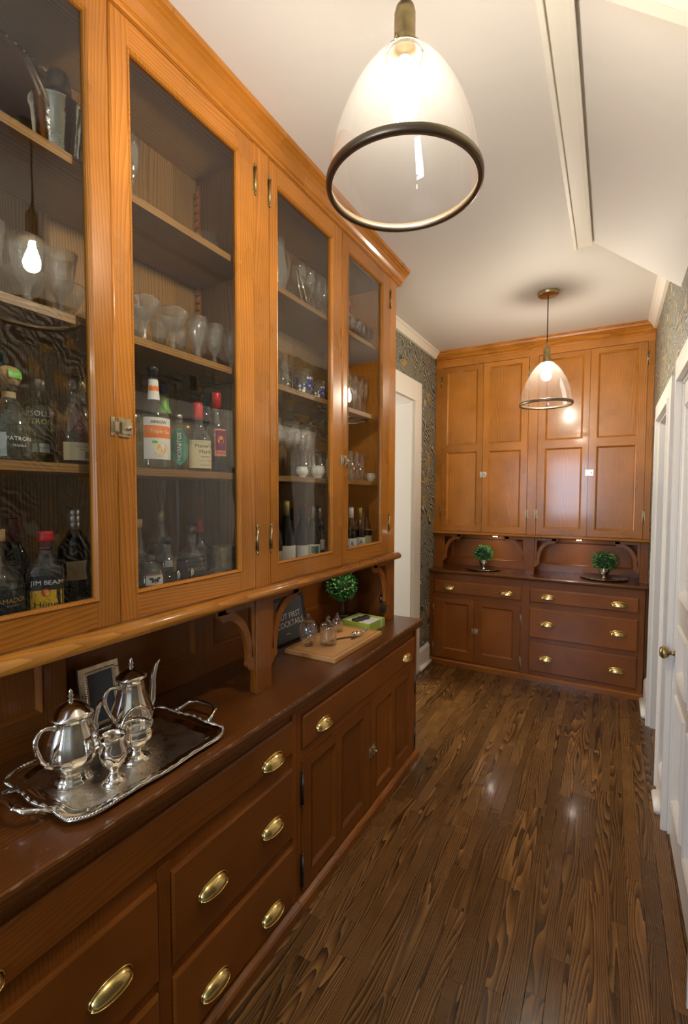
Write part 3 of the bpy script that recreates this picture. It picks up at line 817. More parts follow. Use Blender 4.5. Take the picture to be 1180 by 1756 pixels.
def glass_door(a, b, ga, gb, z0=1.213, z1=2.766, gz0=1.286, gz1=2.694):
    m = MB(TA); w0, w1 = FX - 0.022, FX
    m.box(a, ga, z0, z1, w0, w1, 0); m.box(gb, b, z0, z1, w0, w1, 0)
    m.box(ga, gb, z0, gz0, w0, w1 - 0.0003, 1); m.box(ga, gb, gz1, z1, w0, w1 - 0.0003, 1)
    m.ring(ga - 0.0065, gb + 0.0065, gz0 - 0.0065, gz1 + 0.0065, w1 + 0.001, 0.003, w1 + 0.0035, 1)
    m.ring(ga - 0.0035, gb + 0.0035, gz0 - 0.0035, gz1 + 0.0035, w1 + 0.0035, 0.006, w1 - 0.004, 0)
    m.ring(ga + 0.0025, gb - 0.0025, gz0 + 0.0025, gz1 - 0.0025, w1 - 0.004, 0.001, w1 - 0.012, 0)
    d = m.build('door', [fz, fy], ua)
    MB(TA).box(ga - 0.003, gb + 0.003, gz0 - 0.003, gz1 + 0.003, w1 - 0.0135, w1 - 0.0108).build('glass_pane', pane_g, d)
    return d
g1 = glass_door(0.235, 0.762, 0.300, 0.704)
g2 = glass_door(0.768, 1.304, 0.822, 1.226)
g3 = glass_door(1.393, 1.929, 1.440, 1.838)
g4 = glass_door(1.934, 2.470, 1.987, 2.370)
for d, y in ((g1, 0.233), (g2, 1.313), (g3, 1.392), (g4, 2.469)):
    for z in (2.648, 1.386): put(HINGE, 'hinge', d, (FX, y, z))
put(LATCH, 'latch', g2, (FX + 0.001, 0.775, 1.722)); put(LATCH, 'latch', g4, (FX + 0.001, 1.940, 1.710))
for yy in (0.764, 1.931):
    m = MB(TA); m.tube([(yy, 1.215, FX + 0.0005), (yy, 2.76, FX + 0.0005)], 0.0042, 8); m.build('astragal', fz, ua)
corn = [(-1.14, 2.772), (-1.104, 2.772), (-1.100, 2.780), (-1.103, 2.786), (-1.097, 2.790), (-1.092, 2.798), (-1.083, 2.808), (-1.068, 2.820), (-1.060, 2.824), (-1.060, 2.830), (-1.050, 2.834), (-1.047, 2.849), (-1.14, 2.849)]
mould('cornice', TA, corn, Y0 - 0.03, 2.612, fy, ua)
m = MB(); m.box(XL + 0.002, -1.137, Y1 - 0.004, 2.575, 2.79, 2.849); m.build('cornice_return', fy, ua)
ledge = [(-1.30, 1.168), (-1.092, 1.168), (-1.080, 1.173), (-1.073, 1.182), (-1.073, 1.192), (-1.080, 1.201), (-1.092, 1.2065), (-1.30, 1.2065)]
mould('ledge', TA, ledge, Y0 - 0.01, 2.572, fy, ua, True)
mould('ledge_bed', TA, [(-1.436, 1.1685), (-1.436, 1.2065), (-1.301, 1.2065), (-1.301, 1.1685)], Y0, 2.553, iy, ua)
# niche below: posts, brackets, panelled back
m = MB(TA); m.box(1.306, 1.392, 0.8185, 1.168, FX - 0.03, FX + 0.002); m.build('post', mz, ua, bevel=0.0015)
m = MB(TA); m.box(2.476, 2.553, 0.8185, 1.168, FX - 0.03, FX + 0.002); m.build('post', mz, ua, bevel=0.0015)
m = MB(TA); m.box(2.533, 2.553, 0.8185, 1.168, XL + 0.006, FX - 0.031); m.build('niche_side', lz, ua)
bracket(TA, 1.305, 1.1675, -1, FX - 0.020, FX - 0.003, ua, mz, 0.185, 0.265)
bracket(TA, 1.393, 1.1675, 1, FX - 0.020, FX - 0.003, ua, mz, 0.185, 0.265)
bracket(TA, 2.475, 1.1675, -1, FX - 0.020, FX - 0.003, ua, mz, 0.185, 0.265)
for a, b in ((Y0, 1.3485), (1.3495, 2.532)):
    mid = (a + b) / 2
    pans = [(a + 0.05, mid - 0.035, 0.915, 1.12), (mid + 0.035, b - 0.05, 0.915, 1.12)]
    panel_door(TA, a, b, 0.8185, 1.167, -1.415, pans, [lz, ly], ua, 0.02, 'niche_back', 0.01)
# cast bottle opener on the end post
op = empty('bottle_opener', (-1.14, 2.4745, 0.93), 'black cast bottle opener mounted inside the end post of the left hutch', 'opener')
m = MB(); m.box(-1.158, -1.124, 2.466, 2.4755, 0.86, 0.965); m.build('back_plate', iron, op, bevel=0.003)
m = MB(); m.tube([(-1.14, 2.466, 0.95), (-1.14, 2.445, 0.965), (-1.14, 2.432, 0.95), (-1.14, 2.438, 0.93)], 0.009, 10); m.build('hook', iron, op)
m = MB(); m.box(-1.153, -1.129, 2.452, 2.466, 0.974, 0.982); m.build('cap_lip', steel, op)

# ------------------------------------------------------------------ back wall cabinet
TB = lambda u, v, w_: (u, -w_, v)             # u = x, v = z, w = -y
BX0, BX1 = -1.438, 0.2605
fb = empty('base_cabinet', (-0.6, 4.35, 0), 'reddish fir base cabinet with three wide drawers and paired doors on back wall', 'cabinet')
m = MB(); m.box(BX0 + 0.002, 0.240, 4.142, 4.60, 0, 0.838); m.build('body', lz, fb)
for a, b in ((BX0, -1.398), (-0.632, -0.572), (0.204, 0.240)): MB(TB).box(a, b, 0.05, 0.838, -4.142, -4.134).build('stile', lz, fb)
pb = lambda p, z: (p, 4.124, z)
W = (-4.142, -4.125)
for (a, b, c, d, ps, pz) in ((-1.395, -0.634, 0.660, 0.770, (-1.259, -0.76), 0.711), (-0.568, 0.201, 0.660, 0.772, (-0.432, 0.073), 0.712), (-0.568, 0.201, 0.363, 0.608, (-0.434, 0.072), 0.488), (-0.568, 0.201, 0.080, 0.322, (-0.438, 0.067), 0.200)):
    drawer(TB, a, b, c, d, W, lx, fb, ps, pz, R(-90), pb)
d1 = panel_door(TB, -1.397, -1.027, 0.062, 0.612, -4.127, [(-1.300, -1.076, 0.143, 0.572)], [lz, lx], fb, 0.015)
d2 = panel_door(TB, -1.024, -0.642, 0.062, 0.612, -4.127, [(-0.962, -0.695, 0.143, 0.572)], [lz, lx], fb, 0.015)
for z in (0.14, 0.50):
    put(HINGE, 'hinge', d1, (-1.399, 4.130, z), R(-90)); put(HINGE, 'hinge', d2, (-0.638, 4.130, z), R(-90))
put(LATCH, 'latch', d2, (-1.020, 4.127, 0.345), R(-90))
mould('toe_moulding', TB, [(-4.142, 0), (-4.112, 0), (-4.112, 0.036), (-4.12, 0.046), (-4.142, 0.052)], BX0, 0.243, mxw, fb)
ctb = [(-4.60, 0.840), (-4.112, 0.840), (-4.102, 0.848), (-4.100, 0.860), (-4.106, 0.868), (-4.60, 0.868)]
o = mould('worktop', TB, ctb, BX0, 0.2605, ctx, None); tag(o, 'dark wooden worktop of the back wall cabinet under potted plants', 'worktop')
ub = empty('wall_cabinet', (-0.58, 4.42, 0.87), 'wide orange fir cupboard with four tall panelled doors on back wall', 'cabinet')
m = MB(); m.box(BX0, BX1, 4.270, 4.60, 1.215, 2.80); m.build('body', fz, ub)
for a, b in ((BX0, -1.382), (-0.624, -0.551), (0.219, BX1)): MB(TB).box(a, b, 1.212, 2.765, -4.270, -4.251).build('stile', fz, ub, bevel=0.001)
m = MB(TB); m.box(BX0, BX1, 2.710, 2.80, -4.270, -4.250); m.build('top_rail', fx, ub)
bz = ((1.268, 1.936), (2.003, 2.668))
for i, (a, b, c, d) in enumerate(((-1.380, -1.006, -1.330, -1.054), (-1.003, -0.627, -0.950, -0.682), (-0.548, -0.168, -0.491, -0.212), (-0.165, 0.216, -0.112, 0.158))):
    dd = panel_door(TB, a, b, 1.214, 2.706, -4.250, [(c, d, z0, z1) for z0, z1 in bz], [fz, fx], ub, 0.018, dep=0.010)
    hx = a - 0.002 if i % 2 == 0 else b + 0.002
    for z in (2.585, 1.39): put(HINGE, 'hinge', dd, (hx, 4.250, z), R(-90))
    if i % 2: put(LATCH, 'latch', dd, (a + 0.006, 4.250, 1.728), R(-90))
cornb = [(-4.28, 2.765), (-4.245, 2.765), (-4.240, 2.774), (-4.244, 2.780), (-4.236, 2.786), (-4.228, 2.798), (-4.212, 2.812), (-4.200, 2.820), (-4.196, 2.834), (-4.188, 2.840), (-4.188, 2.849), (-4.28, 2.849)]
mould('cornice', TB, cornb, BX0, BX1, fx, ub)
mould('ledge', TB, [(-4.60, 1.186), (-4.216, 1.186), (-4.204, 1.191), (-4.200, 1.198), (-4.204, 1.207), (-4.216, 1.212), (-4.60, 1.212)], BX0, BX1, fx, ub, False)
for a, b in ((BX0, -1.362), (-0.630, -0.558), (0.206, BX1)):
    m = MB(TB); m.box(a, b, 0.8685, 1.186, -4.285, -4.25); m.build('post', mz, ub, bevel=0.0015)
for u, s_ in ((-1.361, 1), (-0.631, -1), (-0.557, 1), (0.205, -1)):
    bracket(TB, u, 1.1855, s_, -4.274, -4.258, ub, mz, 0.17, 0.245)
for a, b in ((BX0, -0.598), (-0.592, BX1)):
    panel_door(TB, a, b, 0.8685, 1.186, -4.52, [(a + 0.09, b - 0.09, 0.935, 1.135)], [lz, lx], ub, 0.018, 'niche_back', 0.01)
for a in (BX0, -0.597, BX1 - 0.012):
    m = MB(TB); m.box(a, a + 0.012, 0.8685, 1.186, -4.518, -4.286); m.build('niche_side', lz, ub)
MB(TB).box(0.2405, 0.2615, 0.0, 0.838, -4.20, -4.19).build('filler', lz, fb)
# puck lights under the ledge
for px, lab in ((-0.905, 'small round cabinet light under the ledge above the left potted plant'), (-0.225, 'small round cabinet light under the ledge left of the right potted plant')):
    r = empty('puck_light', (px, 4.36, 1.186), lab, 'light', 'under-cabinet lights on the back wall')
    MB().lathe([(0.0, -0.012), (0.028, -0.012), (0.031, -0.008), (0.031, -0.0005), (0.0, -0.0005)][1:], 20).build('housing', steel, r, (0, 0, 0))
    MB().lathe([(0.0, 0.0), (0.021, 0.0), (0.018, -0.003), (0.0, -0.004)][1:], 16).add([(0.018 * cos(2 * pi * j / 16), 0.018 * sin(2 * pi * j / 16), -0.003) for j in range(16)], [tuple(range(16))]).build('diffuser', puck_m, r, (0, 0, -0.0125))

for y_, lab in ((2.13, 'small round cabinet light under the left hutch ledge above the green box'),):
    r = empty('puck_light', (-1.215, y_, 1.1678), lab, 'light')
    MB().lathe([(0.0, -0.012), (0.028, -0.012), (0.031, -0.008), (0.031, -0.0005), (0.0, -0.0005)][1:], 20).build('housing', steel, r, (0, 0, 0))
    MB().add([(0.020 * cos(2 * pi * j / 16), 0.020 * sin(2 * pi * j / 16), -0.003) for j in range(16)], [tuple(range(16))]).build('diffuser', emit('puck_light_dim', (1.0, 0.86, 0.72), 55), r, (0, 0, -0.0125))

# ------------------------------------------------------------------ pendant lamps
def pendant(x, y, zr, bulb, label):
    """zr = height of the shade's rim"""
    p = empty('pendant_lamp', (x, y, ZC), label, 'lamp', 'glass pendant lamps along the hall')
    d = zr - ZC
    MB().lathe([(0.004, -0.024), (0.058, -0.022), (0.062, -0.018), (0.062, -0.0005)], 36).build('canopy', brass_o, p, (0, 0, 0))
    top = d + 0.268
    MB().tube([(0, 0, -0.02), (0, 0, top + 0.118)], 0.0034, 8).build('cord', cordm, p, (0, 0, 0))
    MB().lathe([(0.004, 0.135), (0.007, 0.120), (0.010, 0.104), (0.019, 0.094), (0.021, 0.084), (0.022, 0.082), (0.021, 0.078), (0.022, 0.074), (0.022, 0.030), (0.024, 0.026), (0.022, 0.022), (0.026, 0.008), (0.034, 0.002), (0.036, -0.004), (0.0, -0.006)][:-1], 28).build('socket', brass_o, p, (0, 0, top))
    # clear bell-shaped shade, double walled
    Rr = 0.158; prof = []
    for i in range(25):
        t = i / 24
        prof.append((0.036 + (Rr - 0.036) * (1 - (1 - t) ** 1.9) ** 0.80, 0.268 * (1 - t)))
    prof[-1] = (Rr, 0.0)
    MB().lathe([(0.034, 0.272)] + prof, 56, cap=False).build('glass_shade', shade_g, p, (0, 0, d))
    ring = [(Rr - 0.006, -0.004), (Rr + 0.004, -0.004), (Rr + 0.006, 0.0), (Rr + 0.006, 0.010), (Rr + 0.003, 0.013), (Rr - 0.003, 0.013), (Rr - 0.006, -0.004)]
    MB().lathe(ring, 64, cap=False).build('rim_band', bronze, p, (0, 0, d))
    m = MB()
    for a in (0.5, 2.6, 4.7):
        m.tube([(0.030 * cos(a), 0.030 * sin(a), 0.012), (0.046 * cos(a), 0.046 * sin(a), 0.006), (0.049 * cos(a), 0.049 * sin(a), -0.006)], 0.0022, 6)
    m.tube([(0.042 * cos(t * pi / 12), 0.042 * sin(t * pi / 12), -0.001) for t in range(25)], 0.0022, 6)
    m.build('shade_holder', brass_o, p, (0, 0, top))
    MB().lathe([(0.012, 0.0), (0.014, -0.018), (0.022, -0.040), (0.029, -0.062), (0.030, -0.076), (0.025, -0.092), (0.014, -0.102), (0.001, -0.105)], 16).build('bulb', bulb, p, (0, 0, top - 0.008))
    return p
pendant(-0.398, 0.95, 2.198, bulb_n, 'large clear glass bell pendant lamp with bronze rim, nearest overhead')
pendant(-0.384, 3.32, 2.134, bulb_f, 'clear glass bell pendant lamp hanging in front of the back wall cupboard')
pendant(-0.395, -1.42, 2.205, fill_r, 'added fill lamp shaped as a glass bell pendant, unseen behind the viewer')  # added third lamp, unseen behind the camera, for fill light


# ------------------------------------------------------------------ glassware
def ware(kind):
    m = MB(); mat = ware_g
    if kind == 'coupe':      # cut crystal saucer glass
        m.lathe([(0.030, 0.0), (0.031, 0.002), (0.012, 0.006), (0.007, 0.012), (0.009, 0.022), (0.006, 0.030), (0.009, 0.045), (0.008, 0.056), (0.024, 0.074), (0.036, 0.095), (0.044, 0.120), (0.0445, 0.124), (0.043, 0.120), (0.022, 0.078), (0.002, 0.066)], 20)
        mat = crystal
    elif kind == 'goblet':   # cut crystal goblet
        m.lathe([(0.029, 0.0), (0.030, 0.002), (0.012, 0.006), (0.007, 0.012), (0.010, 0.024), (0.006, 0.034), (0.010, 0.050), (0.018, 0.058), (0.024, 0.075), (0.030, 0.110), (0.0345, 0.144), (0.033, 0.144), (0.028, 0.108), (0.018, 0.066), (0.002, 0.060)], 16)
        mat = crystal
    elif kind == 'wine':
        m.lathe([(0.032, 0.0), (0.033, 0.0015), (0.010, 0.004), (0.004, 0.012), (0.0035, 0.085), (0.010, 0.095), (0.028, 0.112), (0.038, 0.140), (0.039, 0.165), (0.032, 0.215), (0.031, 0.215), (0.037, 0.165), (0.026, 0.116), (0.001, 0.100)], 20)
    elif kind == 'small_wine':
        m.lathe([(0.027, 0.0), (0.028, 0.0015), (0.008, 0.004), (0.0035, 0.010), (0.0035, 0.060), (0.010, 0.068), (0.025, 0.085), (0.030, 0.110), (0.026, 0.150), (0.025, 0.150), (0.028, 0.110), (0.022, 0.088), (0.001, 0.074)], 18)
    elif kind == 'tumbler':
        m.lathe([(0.030, 0.0), (0.032, 0.003), (0.035, 0.095), (0.034, 0.095), (0.030, 0.012), (0.001, 0.010)], 18)
    elif kind == 'highball':
        m.lathe([(0.027, 0.0), (0.028, 0.003), (0.032, 0.140), (0.031, 0.140), (0.026, 0.016), (0.001, 0.014)], 18)
    elif kind == 'flute':
        m.lathe([(0.026, 0.0), (0.027, 0.0015), (0.006, 0.004), (0.0035, 0.012), (0.0035, 0.070), (0.008, 0.080), (0.018, 0.110), (0.022, 0.150), (0.021, 0.200), (0.020, 0.200), (0.020, 0.150), (0.015, 0.112), (0.001, 0.086)], 16)
    elif kind == 'shot':
        m.lathe([(0.018, 0.0), (0.019, 0.003), (0.024, 0.060), (0.023, 0.060), (0.017, 0.010), (0.001, 0.009)], 14)
    return m.mesh(kind, mat)
WARE = {}
NAMES = dict(coupe='crystal_coupe', goblet='crystal_goblet', wine='wine_glass', small_wine='wine_glass', tumbler='tumbler', highball='highball_glass', flute='champagne_flute', shot='shot_glass')
S1, S2, S3, S0 = 2.3655, 1.9855, 1.6235, 1.2485
SH = {S1: 'top', S2: 'second', S3: 'third', S0: 'bottom'}
DOORS = ['nearest', 'second', 'third', 'farthest']
def glass(kind, x, y, z, label, s=1.0, group=None):
    if kind not in WARE: WARE[kind] = ware(kind)
    o = bpy.data.objects.new(NAMES[kind], WARE[kind]); COL.objects.link(o)
    o.location = (x, y, z); o.scale = (s, s, s); o.rotation_euler = (0, 0, random.random() * 3)
    tag(o, label, 'glass', group)
    return o
ORD = ['first', 'second', 'third', 'fourth', 'fifth', 'sixth', 'seventh', 'eighth', 'ninth', 'tenth']
def row(kind, desc, where, x, ys, z, group, s=1.0, jit=0.004):
    for i, y in enumerate(ys):
        n = len(ys)
        pos = ORD[i] + ' from the left' if i < (n + 1) // 2 else ('last on the right' if i == n - 1 else ORD[n - 1 - i] + ' from the right')
        if i == 0: pos = 'leftmost'
        glass(kind, x + random.uniform(-jit, jit), y, z, f'{desc} {where}, {pos}', s, group)
# behind the nearest door
row('goblet', 'cut crystal goblet', 'in the front row on second shelf, nearest door', -1.205, (0.36, 0.44, 0.525, 0.61, 0.69), S2, 'crystal goblets behind the nearest door', 1.12)
row('coupe', 'cut crystal coupe', 'in the back row on second shelf, nearest door', -1.33, (0.46, 0.565, 0.67, 0.775), S2, 'crystal coupes behind the nearest door', 1.1)
# second door
row('coupe', 'etched crystal coupe', 'on second shelf behind second door', -1.20, (0.922, 1.022), S2, 'etched coupes behind the second door', 1.05)
row('goblet', 'cut crystal goblet', 'in front row on second shelf, second door', -1.20, (1.125, 1.205, 1.285), S2, 'crystal goblets behind the second door', 0.98)
row('goblet', 'cut crystal goblet', 'in back row on second shelf, second door', -1.31, (0.90, 0.98, 1.065, 1.15, 1.235), S2, 'crystal goblets at the back behind the second door', 0.95)
glass('tumbler', -1.30, 1.275, S1, 'tall clear tumbler on top shelf behind the second door', 1.25)
glass('flute', -1.22, 0.905, S1, 'clear flute on top shelf at left edge of the second door', 1.05)
# third door
row('wine', 'tall wine glass', 'in front row on top shelf, third door', -1.225, (1.745, 1.825, 1.905, 1.985), S1, 'wine glasses on the top shelf', 0.98)
row('small_wine', 'small wine glass', 'in back row on top shelf, third door', -1.33, (1.82, 1.90, 1.99, 2.08), S1, 'small wine glasses on the top shelf', 1.0)
row('highball', 'clear highball glass', 'on second shelf at left of third door', -1.21, (1.52, 1.595), S2, 'highball glasses on the second shelf', 1.0)
row('highball', 'clear highball glass', 'in back row on second shelf, third door', -1.32, (1.62, 1.70, 1.78, 1.87, 1.96), S2, 'highball glasses at the back of the second shelf', 1.05)
row('wine', 'long-stemmed wine glass', 'on third shelf behind third door', -1.225, (1.56, 1.68, 1.775), S3, 'long-stemmed wine glasses on the third shelf', 1.12)
row('highball', 'plain highball glass', 'in back row on third shelf, third door', -1.32, (1.83, 1.90, 1.97, 2.04, 2.11), S3, 'highball glasses at the back of the third shelf', 1.05)
# farthest door
row('small_wine', 'small stemmed glass', 'on top shelf behind farthest door', -1.24, (2.12, 2.18, 2.25, 2.32, 2.39, 2.46), S1, 'small stemmed glasses on the top shelf', 0.95)
row('flute', 'champagne flute', 'in front row on second shelf, farthest door', -1.22, (2.12, 2.18, 2.25, 2.32, 2.39), S2, 'champagne flutes on the second shelf', 1.05)
row('flute', 'champagne flute', 'in back row on second shelf, farthest door', -1.33, (2.24, 2.31, 2.38, 2.45), S2, 'champagne flutes at the back of the second shelf', 1.05)
row('highball', 'tall clear glass', 'on third shelf behind farthest door', -1.23, (2.19, 2.265, 2.34), S3, 'tall glasses on the third shelf', 1.1)
# floral tumblers
def floral(x, y, s, label):
    r = empty('floral_tumbler', (x, y, S2), label, 'glass', 'blue floral tumblers'); r.scale = (s, s, s)
    MB().lathe([(0.030, 0.0), (0.032, 0.003), (0.039, 0.105), (0.038, 0.105), (0.030, 0.012), (0.001, 0.010)], 20).build('cup', ware_g, r, (0, 0, 0))
    rr = random.Random(5); vs = {0: MB(), 1: MB()}
    for q in range(46):
        a = rr.uniform(0, 2 * pi); z = rr.uniform(0.014, 0.072); rad = 0.0332 + z * 0.058 + 0.0009
        c = Vector((rad * cos(a), rad * sin(a), z)); t = Vector((-sin(a), cos(a), 0)); sz = rr.uniform(0.004, 0.0075)
        pts = [tuple(c + t * (sz * cos(2 * pi * j / 7)) + Vector((0, 0, 1)) * (sz * sin(2 * pi * j / 7))) for j in range(7)]
        vs[q % 3 == 0].add(pts, [tuple(range(7))])
    vs[0].build('blue_flowers', plain('blue_enamel', (0.03, 0.07, 0.42), 0.3), r, (0, 0, 0)); vs[1].build('white_flowers', whitep, r, (0, 0, 0))
floral(-1.205, 1.745, 1.08, 'larger blue floral tumbler on second shelf behind third door')
floral(-1.205, 1.865, 0.85, 'smaller blue floral tumbler right of the larger floral one')
o = MB().lathe([(0.014, 0), (0.017, 0.002), (0.019, 0.07), (0.018, 0.07), (0.001, 0.01)], 14).build('red_glass', glassmat('red_glass', (0.7, 0.05, 0.04), edge=0.4), None, (-1.19, 1.935, S2)); tag(o, 'small red glass at right end of second shelf, third door', 'glass')
# white china
def china(x, y, s, label, spout=True):
    r = empty('cream_jug' if spout else 'egg_cup', (x, y, S3), label, 'china'); r.scale = (s, s, s)
    MB().lathe([(0.018, 0), (0.019, 0.002), (0.017, 0.005), (0.030, 0.016), (0.034, 0.030), (0.030, 0.044), (0.027, 0.050), (0.029, 0.055), (0.026, 0.053), (0.030, 0.030), (0.002, 0.008)], 24).build('bowl', porc, r, (0, 0, 0))
    if spout:
        MB().tube([(0, 0.031, 0.042), (0, 0.045, 0.046), (0, 0.052, 0.034), (0, 0.044, 0.020), (0, 0.033, 0.018)], 0.0035, 8).build('handle', porc, r, (0, 0, 0))
china(-1.19, 1.715, 0.85, 'small white china jug under the wine glasses on third shelf')
china(-1.195, 1.850, 1.05, 'larger white china jug on third shelf behind third door')
china(-1.20, 2.415, 0.85, 'white china egg cup on third shelf behind farthest door', False)
# etched pitcher
r = empty('glass_pitcher', (-1.24, 1.60, S1), 'etched glass pitcher on top shelf at left of third door', 'pitcher')
MB().lathe([(0.038, 0), (0.040, 0.004), (0.034, 0.02), (0.050, 0.08), (0.052, 0.11), (0.040, 0.17), (0.036, 0.20), (0.044, 0.235), (0.042, 0.235), (0.034, 0.20), (0.048, 0.11), (0.002, 0.012)], 24).build('body', crystal, r, (0, 0, 0))
MB().tube([(0, 0.040, 0.21), (0, 0.075, 0.215), (0, 0.092, 0.18), (0, 0.082, 0.12), (0, 0.050, 0.09)], 0.006, 8).build('handle', ware_g, r, (0, 0, 0))
r = empty('serving_tongs', (-1.18, 1.665, S1), 'silver serving tongs leaning by the glass pitcher on top shelf', 'tongs')
for s_ in (-1, 1): MB().tube([(s_ * 0.004 - 0.0, 0.0, 0.13), (s_ * 0.011, 0.03, 0.07), (s_ * 0.012, 0.05, 0.01)], [0.003, 0.004, 0.007], 8).build('arm', silver, r, (0, 0, 0))

# silver on the top shelf behind the nearest door
r = empty('ice_bucket', (-1.255, 0.718, S1), 'hammered silver ice bucket on top shelf behind nearest door', 'bucket')
MB().lathe([(0.042, 0), (0.046, 0.003), (0.050, 0.03), (0.060, 0.16), (0.064, 0.163), (0.064, 0.167), (0.059, 0.165), (0.048, 0.03), (0.002, 0.008)], 32).build('body', hammered, r, (0, 0, 0))
r = empty('cocktail_shaker', (-1.255, 0.722, S1 + 0.010), 'steel cocktail shaker with dark cap standing in the ice bucket', 'shaker')
MB().lathe([(0.024, 0.0), (0.026, 0.004), (0.036, 0.15), (0.036, 0.158), (0.030, 0.168), (0.022, 0.195)], 28).build('body', steel, r, (0, 0, 0))
MB().lathe([(0.0225, 0.195), (0.029, 0.198), (0.028, 0.232), (0.022, 0.244), (0.001, 0.247)], 24).build('cap', iron, r, (0, 0, 0))
r = empty('ice_tongs', (-1.225, 0.685, S1 + 0.02), 'brass-coloured tongs leaning out of the ice bucket', 'tongs')
for s_ in (-1, 1): MB().tube([(s_ * 0.004, -0.055, 0.195), (s_ * 0.009, -0.02, 0.135), (s_ * 0.004, 0.012, 0.07)], [0.0042, 0.0036, 0.003], 8).build('arm', nickel, r, (0, 0, 0))
r = empty('cocktail_shaker', (-1.20, 0.812, S1), 'second steel cocktail shaker right of the ice bucket on top shelf', 'shaker')
MB().lathe([(0.030, 0.0), (0.032, 0.004), (0.040, 0.12), (0.040, 0.128), (0.034, 0.14), (0.024, 0.165)], 28).build('body', steel, r, (0, 0, 0))
MB().lathe([(0.0245, 0.165), (0.026, 0.168), (0.024, 0.192), (0.018, 0.20), (0.001, 0.202)], 24).build('cap', black, r, (0, 0, 0))
r = empty('serving_platter', (-1.385, 0.555, S1), 'large silver platter with beaded rim leaning on the hutch back, top shelf', 'platter')
se = lambda a: 1.0 / (abs(cos(a)) ** 3.5 + abs(sin(a)) ** 3.5) ** (1 / 3.5)
rings = []
for fr_, zz in ((1.0, 0.0), (1.0, 0.006), (0.96, 0.007), (0.93, 0.004), (0.82, 0.004), (0.78, -0.002), (0.0, -0.003)):
    rings.append([(zz + 0.008, 0.265 * fr_ * se(2 * pi * j / 48) * cos(2 * pi * j / 48), 0.179 + 0.178 * fr_ * se(2 * pi * j / 48) * sin(2 * pi * j / 48)) for j in range(48)])
v, f = loft(rings, True, (False, False)); MB().add(v, f, 0, True).build('dish', silver, r, (0, 0, 0))
m = MB()
for j in range(90):
    a = 2 * pi * j / 90; m.sphere((0.015, 0.262 * se(a) * cos(a), 0.179 + 0.175 * se(a) * sin(a)), 0.0048, 6, 4)
m.build('beaded_rim', silver, r, (0, 0, 0))
r = empty('decanter', (-1.315, 0.93, S1), 'clear glass decanter on top shelf between nearest and second door', 'decanter')
MB().lathe([(0.040, 0), (0.044, 0.01), (0.045, 0.10), (0.030, 0.135), (0.014, 0.150), (0.013, 0.185), (0.018, 0.190)], 20).build('body', crystal, r, (0, 0, 0))
MB().lathe([(0.010, 0.186), (0.010, 0.196), (0.018, 0.212), (0.014, 0.232), (0.001, 0.236)], 14).build('stopper', crystal, r, (0, 0, 0))

# ------------------------------------------------------------------ bottles
def squarish(n, rot):
    def c(a, z=0):
        a = a - rot
        return 1.0 / (abs(cos(a)) ** n + abs(sin(a)) ** n) ** (1.0 / n)
    return c
def flat(k, rot):
    def c(a, z=0):
        a = a - rot
        return 1.0 / math.sqrt((cos(a) / k) ** 2 + sin(a) ** 2)
    return c
def band(m, rf, z0, z1, a0, a1, eps, mi=0, n=12, top=None):
    """label patch hugging the bottle"""
    rows = []
    for zz in (z0, (z0 + z1) / 2, z1):
        rw = []
        for j in range(n + 1):
            a = a0 + (a1 - a0) * j / n
            r_ = rf(a, zz) + eps
            rw.append((r_ * cos(a), r_ * sin(a), zz))
        rows.append(rw)
    v, f = loft(rows, False)
    m.add(v, f, mi, True)
def bottle(label, x, y, z, prof, glassm, liq=None, level=0.6, cap=None, capm=None, labels=(), cross=None, seg=32, s=1.0, name='bottle', group=None):
    o = MB().lathe(prof, seg, cross=cross).build(name, glassm, None, (x, y, z)); o.scale = (s, s, s)
    tag(o, label, 'bottle', group)
    H = prof[-1][1]
    def rad(a, zz):
        for (r0, q0), (r1, q1) in zip(prof, prof[1:]):
            if q0 <= zz <= q1 and q1 > q0:
                r_ = r0 + (r1 - r0) * (zz - q0) / (q1 - q0); break
        else: r_ = prof[-1][0]
        return r_ * (cross(a, zz) if cross else 1)
    if liq:
        lp = [(max(r_ - 0.0025, 0.001), max(q, 0.005)) for r_, q in prof if q <= level * H]
        rl = rad(0, level * H) / (cross(0, 0) if cross else 1) - 0.0025
        lp += [(rl, level * H), (0.0005, level * H)]
        MB().lathe(lp, seg, cross=cross).build('liquid', liq, o, (0, 0, 0))
    if cap:
        m = MB()
        m.lathe(cap + [(0.0005, cap[-1][1])], 20)
        m.build('cap', capm, o, (0, 0, 0))
    for lb in labels:
        (z0, z1, ang, span, mat, texts) = lb
        a0, a1 = R(ang - span / 2), R(ang + span / 2)
        m = MB(); band(m, rad, z0, z1, a0, a1, 0.0006)
        l_ = m.build('label', mat, o, (0, 0, 0))
        for t in texts:
            body, tz, size, tm = t[:4]; dx = t[4] if len(t) > 4 else 0; rot = t[5] if len(t) > 5 else 0
            if callable(body):
                vv, ff = body(size)
            else:
                vv, ff = text_mesh(body, size)
            out = []
            for (tx, ty, _) in vv:
                if rot: tx, ty = -ty, tx
                tx += dx
                am = R(ang); r0 = rad(am, tz)
                a = am + tx / r0
                q = rad(a, tz + ty) + (0.0012 if not callable(body) else 0.0009)
                out.append((q * cos(a), q * sin(a), tz + ty))
            MB().add(out, ff).build('lettering' if not callable(body) else 'print', tm, l_, (0, 0, 0))
    return o
def disc(sx=1.0, sy=1.0, n=20):
    def g(size):
        return [(sx * size * cos(2 * pi * j / n), sy * size * sin(2 * pi * j / n), 0) for j in range(n)], [tuple(range(n))]
    return g
